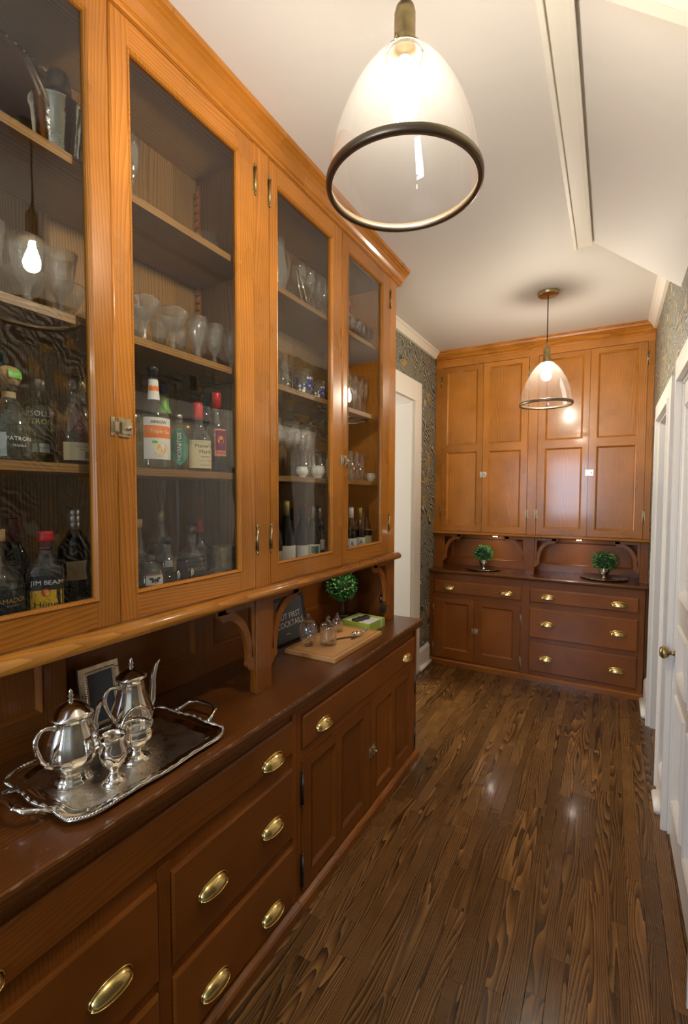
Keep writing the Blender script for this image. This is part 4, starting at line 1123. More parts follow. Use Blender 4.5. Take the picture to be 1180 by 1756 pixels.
def rect(w_, h_):
    def g(size):
        n = 8; v = [(-w_ / 2 + w_ * j / n, s_ * h_ / 2, 0) for s_ in (-1, 1) for j in range(n + 1)]
        return v, [(j, j + 1, n + 2 + j, n + 1 + j) for j in range(n)]
    return g
def bars(w_, h_, k_):
    def g(size):
        v, f = [], []
        rr = random.Random(2)
        for i in range(k_):
            a = -w_ / 2 + w_ * i / k_; b = a + w_ / k_ * rr.uniform(0.3, 0.75)
            o_ = len(v); v += [(a, -h_ / 2, 0), (b, -h_ / 2, 0), (b, h_ / 2, 0), (a, h_ / 2, 0)]; f.append((o_, o_ + 1, o_ + 2, o_ + 3))
        return v, f
    return g
def lens(n=16):
    def g(size):
        return [(size * 0.30 * sin(pi * j / n) ** 0.8, size * (j / n - 0.5), 0) for j in range(n + 1)] + [(-size * 0.30 * sin(pi * j / n) ** 0.8, size * (j / n - 0.5), 0) for j in range(n - 1, 0, -1)], [tuple(range(2 * n))]
    return g
def crescent():
    def g(size):
        n = 14
        v = [(size * cos(-2.6 + 2.9 * j / n), size * sin(-2.6 + 2.9 * j / n), 0) for j in range(n + 1)]
        return v, [tuple(range(n + 1))]
    return g
def moth():
    def g(size):
        h = [(0.0, 0.25), (0.12, 0.20), (0.35, 0.42), (0.95, 0.50), (0.85, 0.12), (0.55, -0.02), (0.62, -0.28), (0.30, -0.40), (0.10, -0.12), (0.06, -0.50), (0.0, -0.55)]
        v = [(a * size, b * size, 0) for a, b in h] + [(-a * size, b * size, 0) for a, b in h[1:-1][::-1]]
        return v, [tuple(range(len(v)))]
    return g
round_sh = [(0.034, 0), (0.045, 0.004), (0.048, 0.014), (0.049, 0.075), (0.047, 0.090), (0.038, 0.108), (0.024, 0.122), (0.016, 0.132), (0.0145, 0.150), (0.0145, 0.168), (0.017, 0.170), (0.017, 0.176)]
# nearest door, bottom shelf
bottle('round-shouldered dark bourbon bottle with black label at lower left corner', -1.210, 0.528, S0, round_sh, bot_c, liq_dk, 0.50,
       [(0.017, 0.172), (0.0175, 0.174), (0.0175, 0.196)], cork,
       [(0.012, 0.078, -12, 190, blackp, [('AMADOR', 0.055, 0.013, goldp, 0.018), ('BOURBON', 0.045, 0.005, greyp, 0.018), (bars(0.02, 0.012, 9), 0.020, 1, greyp, 0.018)]),
        (0.136, 0.166, -20, 40, orange, [])], s=1.12)
bottle('honey whiskey bottle with red screw cap and yellow and black label', -1.190, 0.626, S0,
       [(0.030, 0), (0.034, 0.003), (0.035, 0.010), (0.035, 0.105), (0.033, 0.118), (0.022, 0.130), (0.016, 0.138), (0.013, 0.160), (0.0125, 0.175), (0.014, 0.178)], bot_c, liq_gd, 0.66,
       [(0.0155, 0.174), (0.016, 0.176), (0.0165, 0.182), (0.016, 0.186), (0.0165, 0.191), (0.016, 0.195), (0.015, 0.198)], red,
       [(0.008, 0.1005, -30, 118, blackp, [('JIM BEAM', 0.085, 0.0138, whitep, 0.003), (rect(0.068, 0.058), 0.0395, 1, yellowp), (disc(), 0.063, 0.0092, red), ('Honey', 0.036, 0.019, inkp, 0.004), ('B', 0.063, 0.008, goldp)]),
        (0.156, 0.172, -38, 200, blackp, [(rect(0.02, 0.002), 0.161, 1, red)])],
       cross=squarish(5, R(-33)), seg=48, s=1.06)
wine_p = [(0.030, 0), (0.036, 0.004), (0.037, 0.012), (0.037, 0.150), (0.034, 0.172), (0.020, 0.205), (0.0145, 0.225), (0.014, 0.280), (0.0155, 0.282), (0.0155, 0.290)]
bottle('dark green bottle with deep red wax top behind the honey whiskey', -1.325, 0.622, S0, wine_p, bot_gr, liq_rd, 0.6, [(0.0165, 0.215), (0.0165, 0.288), (0.014, 0.292)], dkred, s=0.82)
bottle('black bottle with cork-coloured sleeve on bottom shelf, nearest door', -1.335, 0.722, S0, [(0.028, 0), (0.031, 0.004), (0.031, 0.110), (0.022, 0.128), (0.014, 0.140), (0.013, 0.180)], bot_dk, None, 0, [(0.0165, 0.136), (0.0165, 0.186), (0.015, 0.190)], cork)
bottle('tall dark brandy bottle with ribbed silver neck and tan label', -1.245, 0.728, S0, [(0.040, 0), (0.044, 0.004), (0.044, 0.03), (0.036, 0.100), (0.040, 0.130), (0.036, 0.165), (0.020, 0.190), (0.014, 0.205), (0.0135, 0.262)], bot_dk, None, 0,
       [(0.0150, 0.205), (0.0150, 0.222), (0.0143, 0.223), (0.0150, 0.224), (0.0150, 0.240), (0.0143, 0.241), (0.0150, 0.242), (0.0150, 0.264)], foil_s, [(0.075, 0.125, -22, 75, tanp, [])], s=1.0)
bottle('small bottle with gold cap beside the tall brandy bottle', -1.24, 0.800, S0, [(0.022, 0), (0.024, 0.003), (0.024, 0.085), (0.014, 0.105), (0.011, 0.12), (0.011, 0.138)], bot_c, liq_dk, 0.5, [(0.0135, 0.125), (0.0135, 0.148)], foil_g, [(0.03, 0.06, -25, 90, blackp, [])])
o = MB().lathe([(0.030, 0), (0.034, 0.003), (0.040, 0.035), (0.038, 0.037), (0.028, 0.008), (0.001, 0.006)], 9, smooth=False).build('cut_glass_dish', crystal, None, (-1.175, 0.735, S0)); tag(o, 'faceted cut glass dish in front of the tall brandy bottle', 'dish')
# nearest door, third shelf
bottle('squat round tequila bottle with cork ball stopper and green ribbon', -1.20, 0.560, S3, [(0.040, 0), (0.050, 0.005), (0.053, 0.015), (0.052, 0.060), (0.046, 0.085), (0.034, 0.105), (0.020, 0.122), (0.0125, 0.132), (0.012, 0.146), (0.016, 0.148), (0.016, 0.156)], bot_c, liq_cl, 0.5,
       [(0.010, 0.156), (0.017, 0.162), (0.0225, 0.172), (0.023, 0.182), (0.018, 0.194), (0.008, 0.199)], cork,
       [(0.008, 0.056, -62, 62, plain('frosted_patch', (0.55, 0.60, 0.60), 0.6), []), (0.030, 0.052, -16, 60, glassmat('clear_patch', (1, 1, 1)), [('PATRON', 0.044, 0.0115, whitep, 0.008), ('TEQUILA', 0.030, 0.006, whitep, 0.008)]), (0.1325, 0.145, -25, 250, tanp, [])], s=1.08)
tq = [o_ for o_ in COL.objects if o_.name.startswith('bottle') and 'squat round tequila' in o_.get('label', '')][0]
m = MB(); rows = []
for i in range(9):
    t = R(-50 + 150 * i / 8)
    rows.append([(0.0238 * sin(t) * cos(R(-10 + 5 * k_)), 0.0238 * sin(t) * sin(R(-10 + 5 * k_)) + (k_ - 4) * 0.0014, 0.1765 + 0.0232 * cos(t)) for k_ in range(9)])
v, f = loft(rows, False); m.add(v, f, 0, True); m.build('ribbon', greenp, tq, (0, 0, 0))
bottle('tall teal-necked bottle behind the squat tequila bottle', -1.378, 0.625, S3, wine_p, bot_te, None, 0, [(0.016, 0.235), (0.016, 0.292)], foil_t, s=0.98)
bottle('lemon vodka bottle with frosted lettering and silver cap', -1.285, 0.668, S3, [(0.036, 0), (0.040, 0.004), (0.040, 0.135), (0.037, 0.150), (0.020, 0.166), (0.0145, 0.172), (0.014, 0.205)], bot_c, liq_ye, 0.62,
       [(0.0165, 0.192), (0.0165, 0.216), (0.015, 0.218)], foil_s, [(0.070, 0.140, -30, 100, glassmat('clear_wrap', (1, 1, 1)), [('ABSOLUT', 0.126, 0.0185, whitep), ('CITRON', 0.106, 0.0185, plain('pale_yellow_print', (0.62, 0.62, 0.30), 0.5))]), (0.030, 0.052, -22, 55, plain('pale_sticker', (0.45, 0.52, 0.52), 0.5), [('750 ml', 0.041, 0.006, inkp)])], s=1.0)
bottle('round cognac decanter bottle with cream barcode label', -1.205, 0.712, S3, [(0.036, 0), (0.042, 0.004), (0.043, 0.045), (0.040, 0.085), (0.030, 0.120), (0.016, 0.150), (0.013, 0.165), (0.0125, 0.185)], bot_c, liq_am, 0.45,
       [(0.008, 0.185), (0.016, 0.190), (0.022, 0.205), (0.015, 0.220)], bot_c, [(0.010, 0.055, -5, 120, creamp, [(bars(0.017, 0.018, 14), 0.024, 1, inkp, 0.014), ('BOTTLED IN FRANCE', 0.044, 0.0036, inkp, 0.0), ('FINE SPIRIT', 0.036, 0.0036, inkp, 0.0)])], s=1.0)
bottle('bottle with amber neck behind the cognac decanter', -1.34, 0.815, S3, wine_p, bot_c, liq_am, 0.7, [(0.016, 0.245), (0.016, 0.292)], foil_g, s=0.90)
bottle('clear bottle with blossoms printed at far left edge of third shelf', -1.31, 0.47, S3, wine_p, bot_c, liq_cl, 0.6, [(0.016, 0.245), (0.016, 0.292)], greenp, s=0.80)
# second door, third shelf
arrow = [(0.042, 0), (0.046, 0.005), (0.047, 0.012), (0.047, 0.140), (0.046, 0.155), (0.038, 0.178), (0.024, 0.196), (0.0175, 0.208), (0.0145, 0.250), (0.0135, 0.282), (0.0145, 0.285)]
bottle('triple sec bottle with orange slice label, tallest on third shelf', -1.20, 0.950, S3, arrow, bot_c, liq_cl, 0.55,
       [(0.0150, 0.272), (0.0150, 0.292), (0.0165, 0.294), (0.0165, 0.302), (0.015, 0.304)], black,
       [(0.028, 0.150, -18, 112, paper, [(rect(0.0905, 0.036), 0.108, 1, orange), ('ARROW', 0.136, 0.0125, navyp, -0.002), ('Triple Sec', 0.109, 0.0155, whitep, 0.004), (disc(1, 0.9), 0.062, 0.0155, orangef, 0.008), (crescent(), 0.058, 0.019, orange, -0.002), (crescent(), 0.060, 0.015, plain('pale_orange', (0.98, 0.72, 0.12), 0.4), -0.001), (disc(1.4, 0.7), 0.078, 0.006, greenp, -0.014), ('LIQUEUR', 0.036, 0.005, orange)]),
        (0.206, 0.266, -18, 150, paper, [(rect(0.036, 0.017), 0.240, 1, orange), (disc(), 0.220, 0.0055, orangef, 0.003)])], s=1.0)
bottle('bottle with lime green neck label and blue cap behind the triple sec', -1.335, 1.10, S3, wine_p, bot_c, liq_cl, 0.6, [(0.016, 0.258), (0.016, 0.296)], foil_n, [(0.195, 0.250, -35, 200, greenp, [(rect(0.02, 0.01), 0.232, 1, limep)])], s=1.02)
bottle('tequila bottle with upright teal lens label left of the wax-topped one', -1.195, 1.040, S3, [(0.024, 0), (0.027, 0.004), (0.027, 0.120), (0.024, 0.135), (0.012, 0.150), (0.011, 0.165)], bot_c, liq_cl, 0.7, [(0.013, 0.160), (0.013, 0.178)], steel,
       [(0.016, 0.132, -38, 60, glassmat('clear_wrap_b', (1, 1, 1)), [(lens(), 0.074, 0.118, tealp), ('HORNITOS', 0.074, 0.017, whitep, 0.0, 1)])], s=1.0)
wax_p = [(0.034, 0), (0.037, 0.004), (0.038, 0.012), (0.038, 0.095), (0.034, 0.112), (0.020, 0.132), (0.014, 0.150), (0.012, 0.200)]
wax_c = [(0.0155, 0.170), (0.016, 0.172), (0.0155, 0.214), (0.014, 0.220)]
bottle('whisky bottle with red wax top and cream label on third shelf', -1.205, 1.130, S3, wax_p, bot_c, liq_am, 0.30, wax_c, red,
       [(0.010, 0.098, -30, 105, creamp, [("Maker's", 0.080, 0.0160, inkp, 0.006), ('Mark', 0.062, 0.0160, inkp, 0.010), ('WHISKY', 0.046, 0.007, inkp, 0.012), ('KENTUCKY BOURBON', 0.034, 0.0035, inkp, 0.01), ('HANDMADE', 0.020, 0.0045, inkp, 0.01)])],
       cross=squarish(4, R(-35)), seg=40, s=1.04)
bottle('slim bottle with red capsule and purple picture label', -1.205, 1.215, S3, wine_p, bot_c, liq_rd, 0.35, [(0.0165, 0.235), (0.0165, 0.288), (0.015, 0.292)], red,
       [(0.060, 0.158, -22, 72, pinkp, [(rect(0.040, 0.072), 0.116, 1, purplep), (disc(1, 1.3), 0.118, 0.012, pinkp), (disc(), 0.124, 0.006, orangef), ('Prairie', 0.071, 0.0135, inkp)])], s=0.95)
bottle('green-capped bottle behind the red capsule bottle', -1.335, 1.29, S3, wine_p, bot_te, None, 0, [(0.016, 0.235), (0.016, 0.292)], foil_t, s=1.02)
bottle('clear stoppered bottle at right end of third shelf, second door', -1.225, 1.292, S3, [(0.026, 0), (0.029, 0.004), (0.027, 0.150), (0.014, 0.175), (0.012, 0.205)], bot_c, liq_cl, 0.4, [(0.014, 0.200), (0.017, 0.212), (0.012, 0.226)], bot_c)
bottle('clear short bottle between lime-labelled and purple-labelled bottles', -1.33, 1.195, S3, round_sh, bot_c, liq_rd, 0.4, [(0.017, 0.172), (0.017, 0.190)], foil_g, s=0.9)
bottle('clear bottle behind left edge of the triple sec', -1.335, 0.985, S3, round_sh, bot_c, liq_cl, 0.4, [(0.017, 0.172), (0.017, 0.190)], foil_s, s=0.95)
# second door, bottom shelf
bottle('cork-stoppered brown bottle at left on bottom shelf, second door', -1.28, 0.945, S0, [(0.036, 0), (0.041, 0.004), (0.042, 0.090), (0.038, 0.110), (0.022, 0.128), (0.020, 0.150), (0.016, 0.170), (0.014, 0.200)], bot_c, liq_dk, 0.55, [(0.0135, 0.195), (0.0165, 0.200), (0.0165, 0.222)], cork, s=1.0)
bottle('flask-shaped clear bottle with black moth label', -1.195, 0.925, S0, [(0.034, 0), (0.041, 0.004), (0.043, 0.020), (0.042, 0.060), (0.030, 0.085), (0.016, 0.095), (0.013, 0.104)], bot_c, liq_cl, 0.4, [(0.015, 0.100), (0.015, 0.118)], foil_b,
       [(0.034, 0.066, -18, 70, paper, [(moth(), 0.048, 0.018, inkp), (rect(0.05, 0.003), 0.064, 1, dkred)])], s=1.0)
bottle('tall brandy bottle with gold neck foil, bottom shelf, second door', -1.335, 1.075, S0, [(0.038, 0), (0.043, 0.004), (0.045, 0.110), (0.040, 0.140), (0.022, 0.170), (0.015, 0.190), (0.0135, 0.260)], bot_c, liq_dk, 0.5, [(0.0155, 0.195), (0.0155, 0.235), (0.014, 0.236), (0.0145, 0.265)], foil_g, s=1.03)
bottle('squat bottle with pale printed back label beside the moth flask', -1.24, 1.025, S0, [(0.030, 0), (0.034, 0.004), (0.034, 0.080), (0.030, 0.095), (0.014, 0.110), (0.013, 0.150)], bot_c, liq_am, 0.3, [(0.015, 0.140), (0.015, 0.162)], foil_b, [(0.070, 0.090, -30, 40, greyp, [])])
bottle('round-shouldered bourbon bottle with black label, second door', -1.215, 1.105, S0, round_sh, bot_c, liq_dk, 0.52,
       [(0.0175, 0.172), (0.018, 0.174), (0.018, 0.196)], foil_b,
       [(0.008, 0.082, -22, 170, blackp, [('AMADOR', 0.056, 0.0145, goldp, 0.0), ('BOURBON', 0.016, 0.006, whitep, 0.0)])], s=1.0)
bottle('whisky bottle with bright red dripping wax on bottom shelf', -1.335, 1.255, S0, wax_p, bot_dk, None, 0, wax_c, red, cross=squarish(4, R(-35)), seg=40, s=0.93)
r = empty('woven_cup', (-1.235, 1.272, S0), 'glass tumbler sleeved in woven sisal on bottom shelf', 'cup')
MB().lathe([(0.030, 0), (0.033, 0.003), (0.037, 0.100), (0.036, 0.100), (0.029, 0.01), (0.001, 0.008)], 20).build('tumbler', ware_g, r, (0, 0, 0))
MB().lathe([(0.0365, 0.030), (0.0385, 0.104), (0.0400, 0.110)], 28, cross=lambda a, z: 1 + 0.02 * sin(a * 14), cap=False).build('sleeve', wick, r, (0, 0, 0))
r = empty('glass_cloche', (-1.19, 1.195, S0), 'low clear glass dome with knob in front of the woven cup', 'cloche')
MB().lathe([(0.042, 0), (0.044, 0.004), (0.040, 0.022), (0.025, 0.040), (0.004, 0.048)], 24).build('dome', ware_g, r, (0, 0, 0))
MB().sphere((0, 0, 0.053), 0.006).build('knob', ware_g, r, (0, 0, 0))
for q, (yy, lab) in enumerate(((1.005, 'small silver finial stopper standing left on bottom shelf, second door'), (1.060, 'small silver finial stopper standing right on bottom shelf, second door'))):
    o = MB().lathe([(0.012, 0), (0.014, 0.004), (0.010, 0.014), (0.004, 0.020), (0.008, 0.027), (0.003, 0.034), (0.006, 0.041), (0.001, 0.048)], 16).build('bottle_stopper', silver, None, (-1.165, yy, S0)); tag(o, lab, 'stopper', 'silver stoppers'); o.scale = (1.3, 1.3, 1.3)
# third door, bottom shelf
def wineb(label, x, y, cap, lm, texts, s=0.92, g=bot_gr, z0=0.02, z1=0.085, ang=-45, span=150, shape=wine_p):
    return bottle(label, x, y, S0, shape, g, liq_rd if g is bot_gr else None, 0.6, [(0.0165, 0.222), (0.0160, 0.286), (0.0140, 0.292)], cap, [(z0, z1, ang, span, lm, texts)] if lm else [], s=s, name='wine_bottle', group='wine bottles on the bottom shelf')
burg = [(0.034, 0), (0.041, 0.004), (0.042, 0.012), (0.042, 0.110), (0.036, 0.145), (0.022, 0.190), (0.0155, 0.220), (0.0145, 0.280), (0.0155, 0.282), (0.0155, 0.290)]
wineb('dark wine bottle with gold band at left edge of third door', -1.20, 1.535, foil_b, tanp, [], 0.80, bot_dk)
wineb('green burgundy bottle with gold foil and white label, third door', -1.225, 1.645, foil_g, paper, [], 0.94, shape=burg)
wineb('black-foiled wine bottle right of the gold-foiled one', -1.225, 1.765, foil_b, paper, [], 0.82, bot_dk)
wineb('green wine bottle with framed green emblem label', -1.215, 1.840, foil_s, paper, [(rect(0.042, 0.040), 0.052, 1, plain('deep_green_print', (0.02, 0.10, 0.06), 0.5)), (disc(1, 1), 0.052, 0.012, greyp)], 0.84, bot_gr, 0.024, 0.082, -40, 95, burg)
wineb('wine bottle with red capsule behind the green emblem bottle', -1.335, 1.945, red, None, [], 0.86, bot_dk)
wineb('wine bottle with silver capsule at right of third door', -1.315, 2.045, foil_s, paper, [], 0.80, bot_gr)
wineb('dark wine bottle at back left behind the gold-foiled one', -1.335, 1.72, foil_b, None, [], 0.84, bot_dk)
wineb('dark wine bottle at the back between gold and red capsules', -1.34, 1.835, foil_b, None, [], 0.80, bot_dk)
wineb('white-capsuled wine bottle with letter A label at left of farthest door', -1.20, 2.185, whitep, paper, [('A', 0.050, 0.040, inkp)], 0.80, bot_dk, ang=-52)
wineb('gold-capsuled wine bottle with letter A label, farthest door', -1.20, 2.285, foil_g, paper, [('A', 0.050, 0.040, inkp)], 0.79, bot_dk, ang=-48)
wineb('dark bottle with tall cream label at right of farthest door', -1.225, 2.415, foil_b, creamp, [], 0.78, bot_dk, 0.02, 0.13, -45, 150, burg)
# ------------------------------------------------------------------ silver tea service on the tray
CT = 0.818
def flute_x(n, amp):
    return lambda a, z: 1 + amp * (abs(cos(a * n / 2)) - 0.6)
def tray():
    r = empty('silver_tray', (-1.158, 0.805, CT), 'large engraved silver serving tray with scrolled rim on the left worktop', 'tray')
    hx, hy = 0.176, 0.244
    def outl(fr_, n=128):
        pts = []
        for j in range(n):
            a = 2 * pi * j / n
            c, s_ = cos(a), sin(a)
            e = 7.0
            q = 1.0 / (abs(c) ** e + abs(s_) ** e) ** (1 / e)
            wv = 1 + 0.016 * cos(8 * a) - 0.02 * math.exp(-((abs(abs(c) - abs(s_))) / 0.10) ** 2)
            pts.append((hx * c * q * wv - (1 - fr_) * c * q * 0.17, hy * s_ * q * wv - (1 - fr_) * s_ * q * 0.19))
        return pts
    spec = [(1.00, 0.012), (1.00, 0.015), (0.97, 0.017), (0.94, 0.014), (0.86, 0.0120), (0.84, 0.0128), (0.82, 0.0118), (0.775, 0.0045), (0.75, 0.0035)]
    rings = [[(a, b, z) for a, b in outl(fr_)] for fr_, z in spec]
    v, f = loft(rings); MB().add(v, f, 0, True).build('rim', silver, r, (0, 0, 0))
    inn = outl(0.75)
    MB().add([(a, b, 0.0036) for a, b in inn], [tuple(range(len(inn)))]).build('engraved_floor', silver_e, r, (0, 0, 0))
    und = outl(0.97); u2 = outl(0.7)
    v, f = loft([[(a, b, 0.0125) for a, b in und], [(a, b, 0.001) for a, b in u2]], True, (False, True)); MB().add(v, f, 0, True).build('underside', silver, r, (0, 0, 0))
    m = MB(); ol = outl(0.985, 260); rr = random.Random(4)
    for i, (a, b) in enumerate(ol):
        k_ = 0.5 + 0.5 * sin(i * 0.9)
        m.sphere((a * 0.992, b * 0.994, 0.0155 + 0.0015 * k_), 0.0038 + 0.0016 * k_, 6, 4, sc=(1, 1, 0.8))
    m.build('scrolled_border', silver, r, (0, 0, 0))
    for s_ in (-1, 1):
        pts = [(-0.075, s_ * (hy - 0.004), 0.015), (-0.066, s_ * (hy + 0.018), 0.026), (-0.058, s_ * (hy + 0.040), 0.034), (-0.030, s_ * (hy + 0.050), 0.038), (0.0, s_ * (hy + 0.047), 0.040), (0.030, s_ * (hy + 0.050), 0.038), (0.058, s_ * (hy + 0.040), 0.034), (0.066, s_ * (hy + 0.018), 0.026), (0.075, s_ * (hy - 0.004), 0.015)]
        m = MB(); m.tube(pts, [0.009, 0.006, 0.008, 0.0055, 0.0085, 0.0055, 0.008, 0.006, 0.009], 10)
        for p_ in pts[1:-1]: m.sphere(p_, 0.0078, 8, 5, sc=(1, 1, 0.8))
        m.build('handle', silver, r, (0, 0, 0))
tray()
TZ = CT + 0.0042
def arc(pts, n=6):
    """Catmull-Rom through the points"""
    P = [Vector(p) for p in pts]; P = [P[0] * 2 - P[1]] + P + [P[-1] * 2 - P[-2]]; out = []
    for i in range(1, len(P) - 2):
        for k_ in range(n):
            t = k_ / n
            out.append(0.5 * ((2 * P[i]) + (P[i + 1] - P[i - 1]) * t + (2 * P[i - 1] - 5 * P[i] + 4 * P[i + 1] - P[i + 2]) * t * t + (3 * P[i] - P[i - 1] - 3 * P[i + 1] + P[i + 2]) * t ** 3))
    out.append(P[-2])
    return out
def pot(x, y, label, tall, rotz):
    r = empty('teapot' if not tall else 'coffee_pot', (x, y, TZ), label, 'pot'); r.rotation_euler = (0, 0, rotz)
    k_ = 1.0
    if tall:
        body = [(0.044, 0), (0.045, 0.003), (0.036, 0.008), (0.030, 0.016), (0.031, 0.024), (0.046, 0.036), (0.057, 0.055), (0.060, 0.075), (0.055, 0.100), (0.045, 0.125), (0.037, 0.150), (0.034, 0.172), (0.036, 0.182), (0.041, 0.187)]
        lid = [(0.043, 0.187), (0.043, 0.191), (0.036, 0.197), (0.028, 0.206), (0.016, 0.213), (0.006, 0.216)]
        spout = arc([(0, 0.052, 0.060), (0, 0.078, 0.082), (0, 0.086, 0.115), (0, 0.090, 0.155), (0, 0.104, 0.192), (0, 0.116, 0.203)])
        hand = arc([(0, -0.034, 0.172), (0, -0.052, 0.178), (0, -0.082, 0.184), (0, -0.098, 0.162), (0, -0.088, 0.125), (0, -0.068, 0.090), (0, -0.055, 0.072)])
        ft, zt = 0.216, 0.0
    else:
        body = [(0.049, 0), (0.050, 0.003), (0.042, 0.010), (0.038, 0.020), (0.040, 0.034), (0.055, 0.048), (0.064, 0.066), (0.066, 0.082), (0.060, 0.110), (0.050, 0.135), (0.043, 0.152), (0.043, 0.158), (0.048, 0.164)]
        lid = [(0.051, 0.164), (0.051, 0.168), (0.043, 0.175), (0.034, 0.188), (0.018, 0.198), (0.006, 0.202)]
        spout = arc([(0, 0.056, 0.066), (0, 0.076, 0.090), (0, 0.080, 0.115), (0, 0.092, 0.142), (0, 0.110, 0.158)])
        hand = arc([(0, -0.045, 0.150), (0, -0.062, 0.162), (0, -0.090, 0.168), (0, -0.108, 0.145), (0, -0.096, 0.105), (0, -0.080, 0.080), (0, -0.062, 0.062)])
        ft = 0.202
    MB().lathe(body, 64, cross=flute_x(16, 0.025)).build('body', silver, r, (0, 0, 0))
    MB().lathe(lid, 48).build('lid', silver, r, (0, 0, 0))
    MB().lathe([(0.005, ft - 0.001), (0.009, ft + 0.004), (0.004, ft + 0.008), (0.0085, ft + 0.014), (0.004, ft + 0.019), (0.006, ft + 0.024), (0.001, ft + 0.031)], 16).build('finial', silver, r, (0, 0, 0))
    n = len(spout); MB().tube(spout, [0.017 - 0.0115 * (i / (n - 1)) ** 0.6 for i in range(n)], 12).build('spout', silver, r, (0, 0, 0))
    n = len(hand); m = MB(); m.tube(hand, [0.0062 - 0.002 * abs(i / (n - 1) - 0.4) for i in range(n)], 10)
    m.sphere(hand[4], 0.009, 10, 6); m.sphere(hand[-6], 0.0075, 10, 6); m.build('handle', silver, r, (0, 0, 0))
    return r
pot(-1.180, 0.672, 'squat silver teapot at the left of the tray', False, R(17))
pot(-1.215, 0.870, 'tall silver coffee pot with long curved spout at back of the tray', True, R(10))
r = empty('sugar_basket', (-1.118, 0.812, TZ), 'silver sugar basket with hoop handle on pedestal, middle of the tray', 'basket')
MB().lathe([(0.036, 0), (0.037, 0.003), (0.022, 0.010), (0.013, 0.022), (0.014, 0.032), (0.034, 0.046), (0.043, 0.062), (0.044, 0.078), (0.040, 0.088), (0.046, 0.096), (0.044, 0.097), (0.038, 0.086), (0.040, 0.062), (0.002, 0.040)], 64, cross=flute_x(14, 0.03)).build('bowl', silver, r, (0, 0, 0))
m = MB(); hp = [(0.0 + 0.020 * cos(t), 0.044 * cos(pi * i / 14), 0.092 + 0.050 * sin(pi * i / 14)) for i in range(15) for t in (pi / 2,)]
m.tube(hp, [0.0045 + 0.0012 * (i % 2) for i in range(15)], 8); m.build('hoop_handle', silver, r, (0, 0, 0))
r = empty('cream_pitcher', (-1.078, 0.718, TZ), 'small silver cream jug with open lip at front of the tray', 'jug'); r.rotation_euler = (0, 0, R(-70))
MB().lathe([(0.030, 0), (0.031, 0.003), (0.020, 0.010), (0.011, 0.022), (0.012, 0.032), (0.026, 0.050), (0.034, 0.072), (0.034, 0.088), (0.028, 0.104), (0.031, 0.120), (0.029, 0.120), (0.026, 0.104), (0.031, 0.080), (0.002, 0.040)], 48,
           cross=lambda a, z: 1 + 0.02 * (abs(cos(a * 6)) - 0.6) + (0.32 * max(0, cos(a)) ** 6 * max(0, (z - 0.09) / 0.03) if z > 0.09 else 0)).build('body', silver, r, (0, 0, 0))
MB().tube(arc([(-0.028, 0, 0.104), (-0.045, 0, 0.122), (-0.060, 0, 0.108), (-0.052, 0, 0.078), (-0.032, 0, 0.062)]), 0.0036, 8).build('handle', silver, r, (0, 0, 0))
# leaning frames
def lean_frame(name, label, x, y0, y1, h, lean, bw, fm, pm, z=CT, cat='frame', dep=0.014):
    r = empty(name, (x, (y0 + y1) / 2, z), label, cat); r.rotation_euler = (0, -lean, 0)
    W2 = (y1 - y0) / 2
    m = MB(TA)
    m.box(-W2, W2, 0, bw, -dep / 2, dep / 2); m.box(-W2, W2, h - bw, h, -dep / 2, dep / 2); m.box(-W2, -W2 + bw, bw, h - bw, -dep / 2, dep / 2); m.box(W2 - bw, W2, bw, h - bw, -dep / 2, dep / 2)
    m.build('moulding', fm, r, (0, 0, 0), bevel=0.002)
    MB(TA).box(-W2 + bw * 0.8, W2 - bw * 0.8, bw * 0.8, h - bw * 0.8, -dep * 0.4, dep * 0.1).build('print', pm, r, (0, 0, 0))
    return r
fr = lean_frame('picture_frame', 'black framed grey sign with white lettering behind the glass jars', -1.355, 1.735, 2.005, 0.225, R(11), 0.012, black, slate, cat='sign')
for t, z in (('BUT FIRST', 0.130), ('COCKTAILS', 0.092)):
    v, f = text_mesh(t, 0.040); MB(TA).add([(a * 1.02, b + z, 0.0035) for a, b, _ in v], f).build('lettering', whitep, fr, (0, 0, 0))
MB(TA).box(-0.04, -0.01, 0.045, 0.047, 0.0016, 0.003).build('rule_line', whitep, fr, (0, 0, 0))
fr = lean_frame('picture_frame', 'small silver beaded picture frame leaning behind the coffee pot', -1.360, 0.815, 0.945, 0.200, R(10), 0.024, nickel, slate)
m = MB()
for i in range(24):
    for a, b in ((-0.048 + 0.096 * i / 23, 0.018), (-0.048 + 0.096 * i / 23, 0.182)): m.sphere((0.008, a, b), 0.003, 6, 4)
    for a, b in ((-0.048, 0.018 + 0.164 * i / 23), (0.048, 0.018 + 0.164 * i / 23)): m.sphere((0.008, a, b), 0.003, 6, 4)
m.build('beading', nickel, fr, (0, 0, 0))

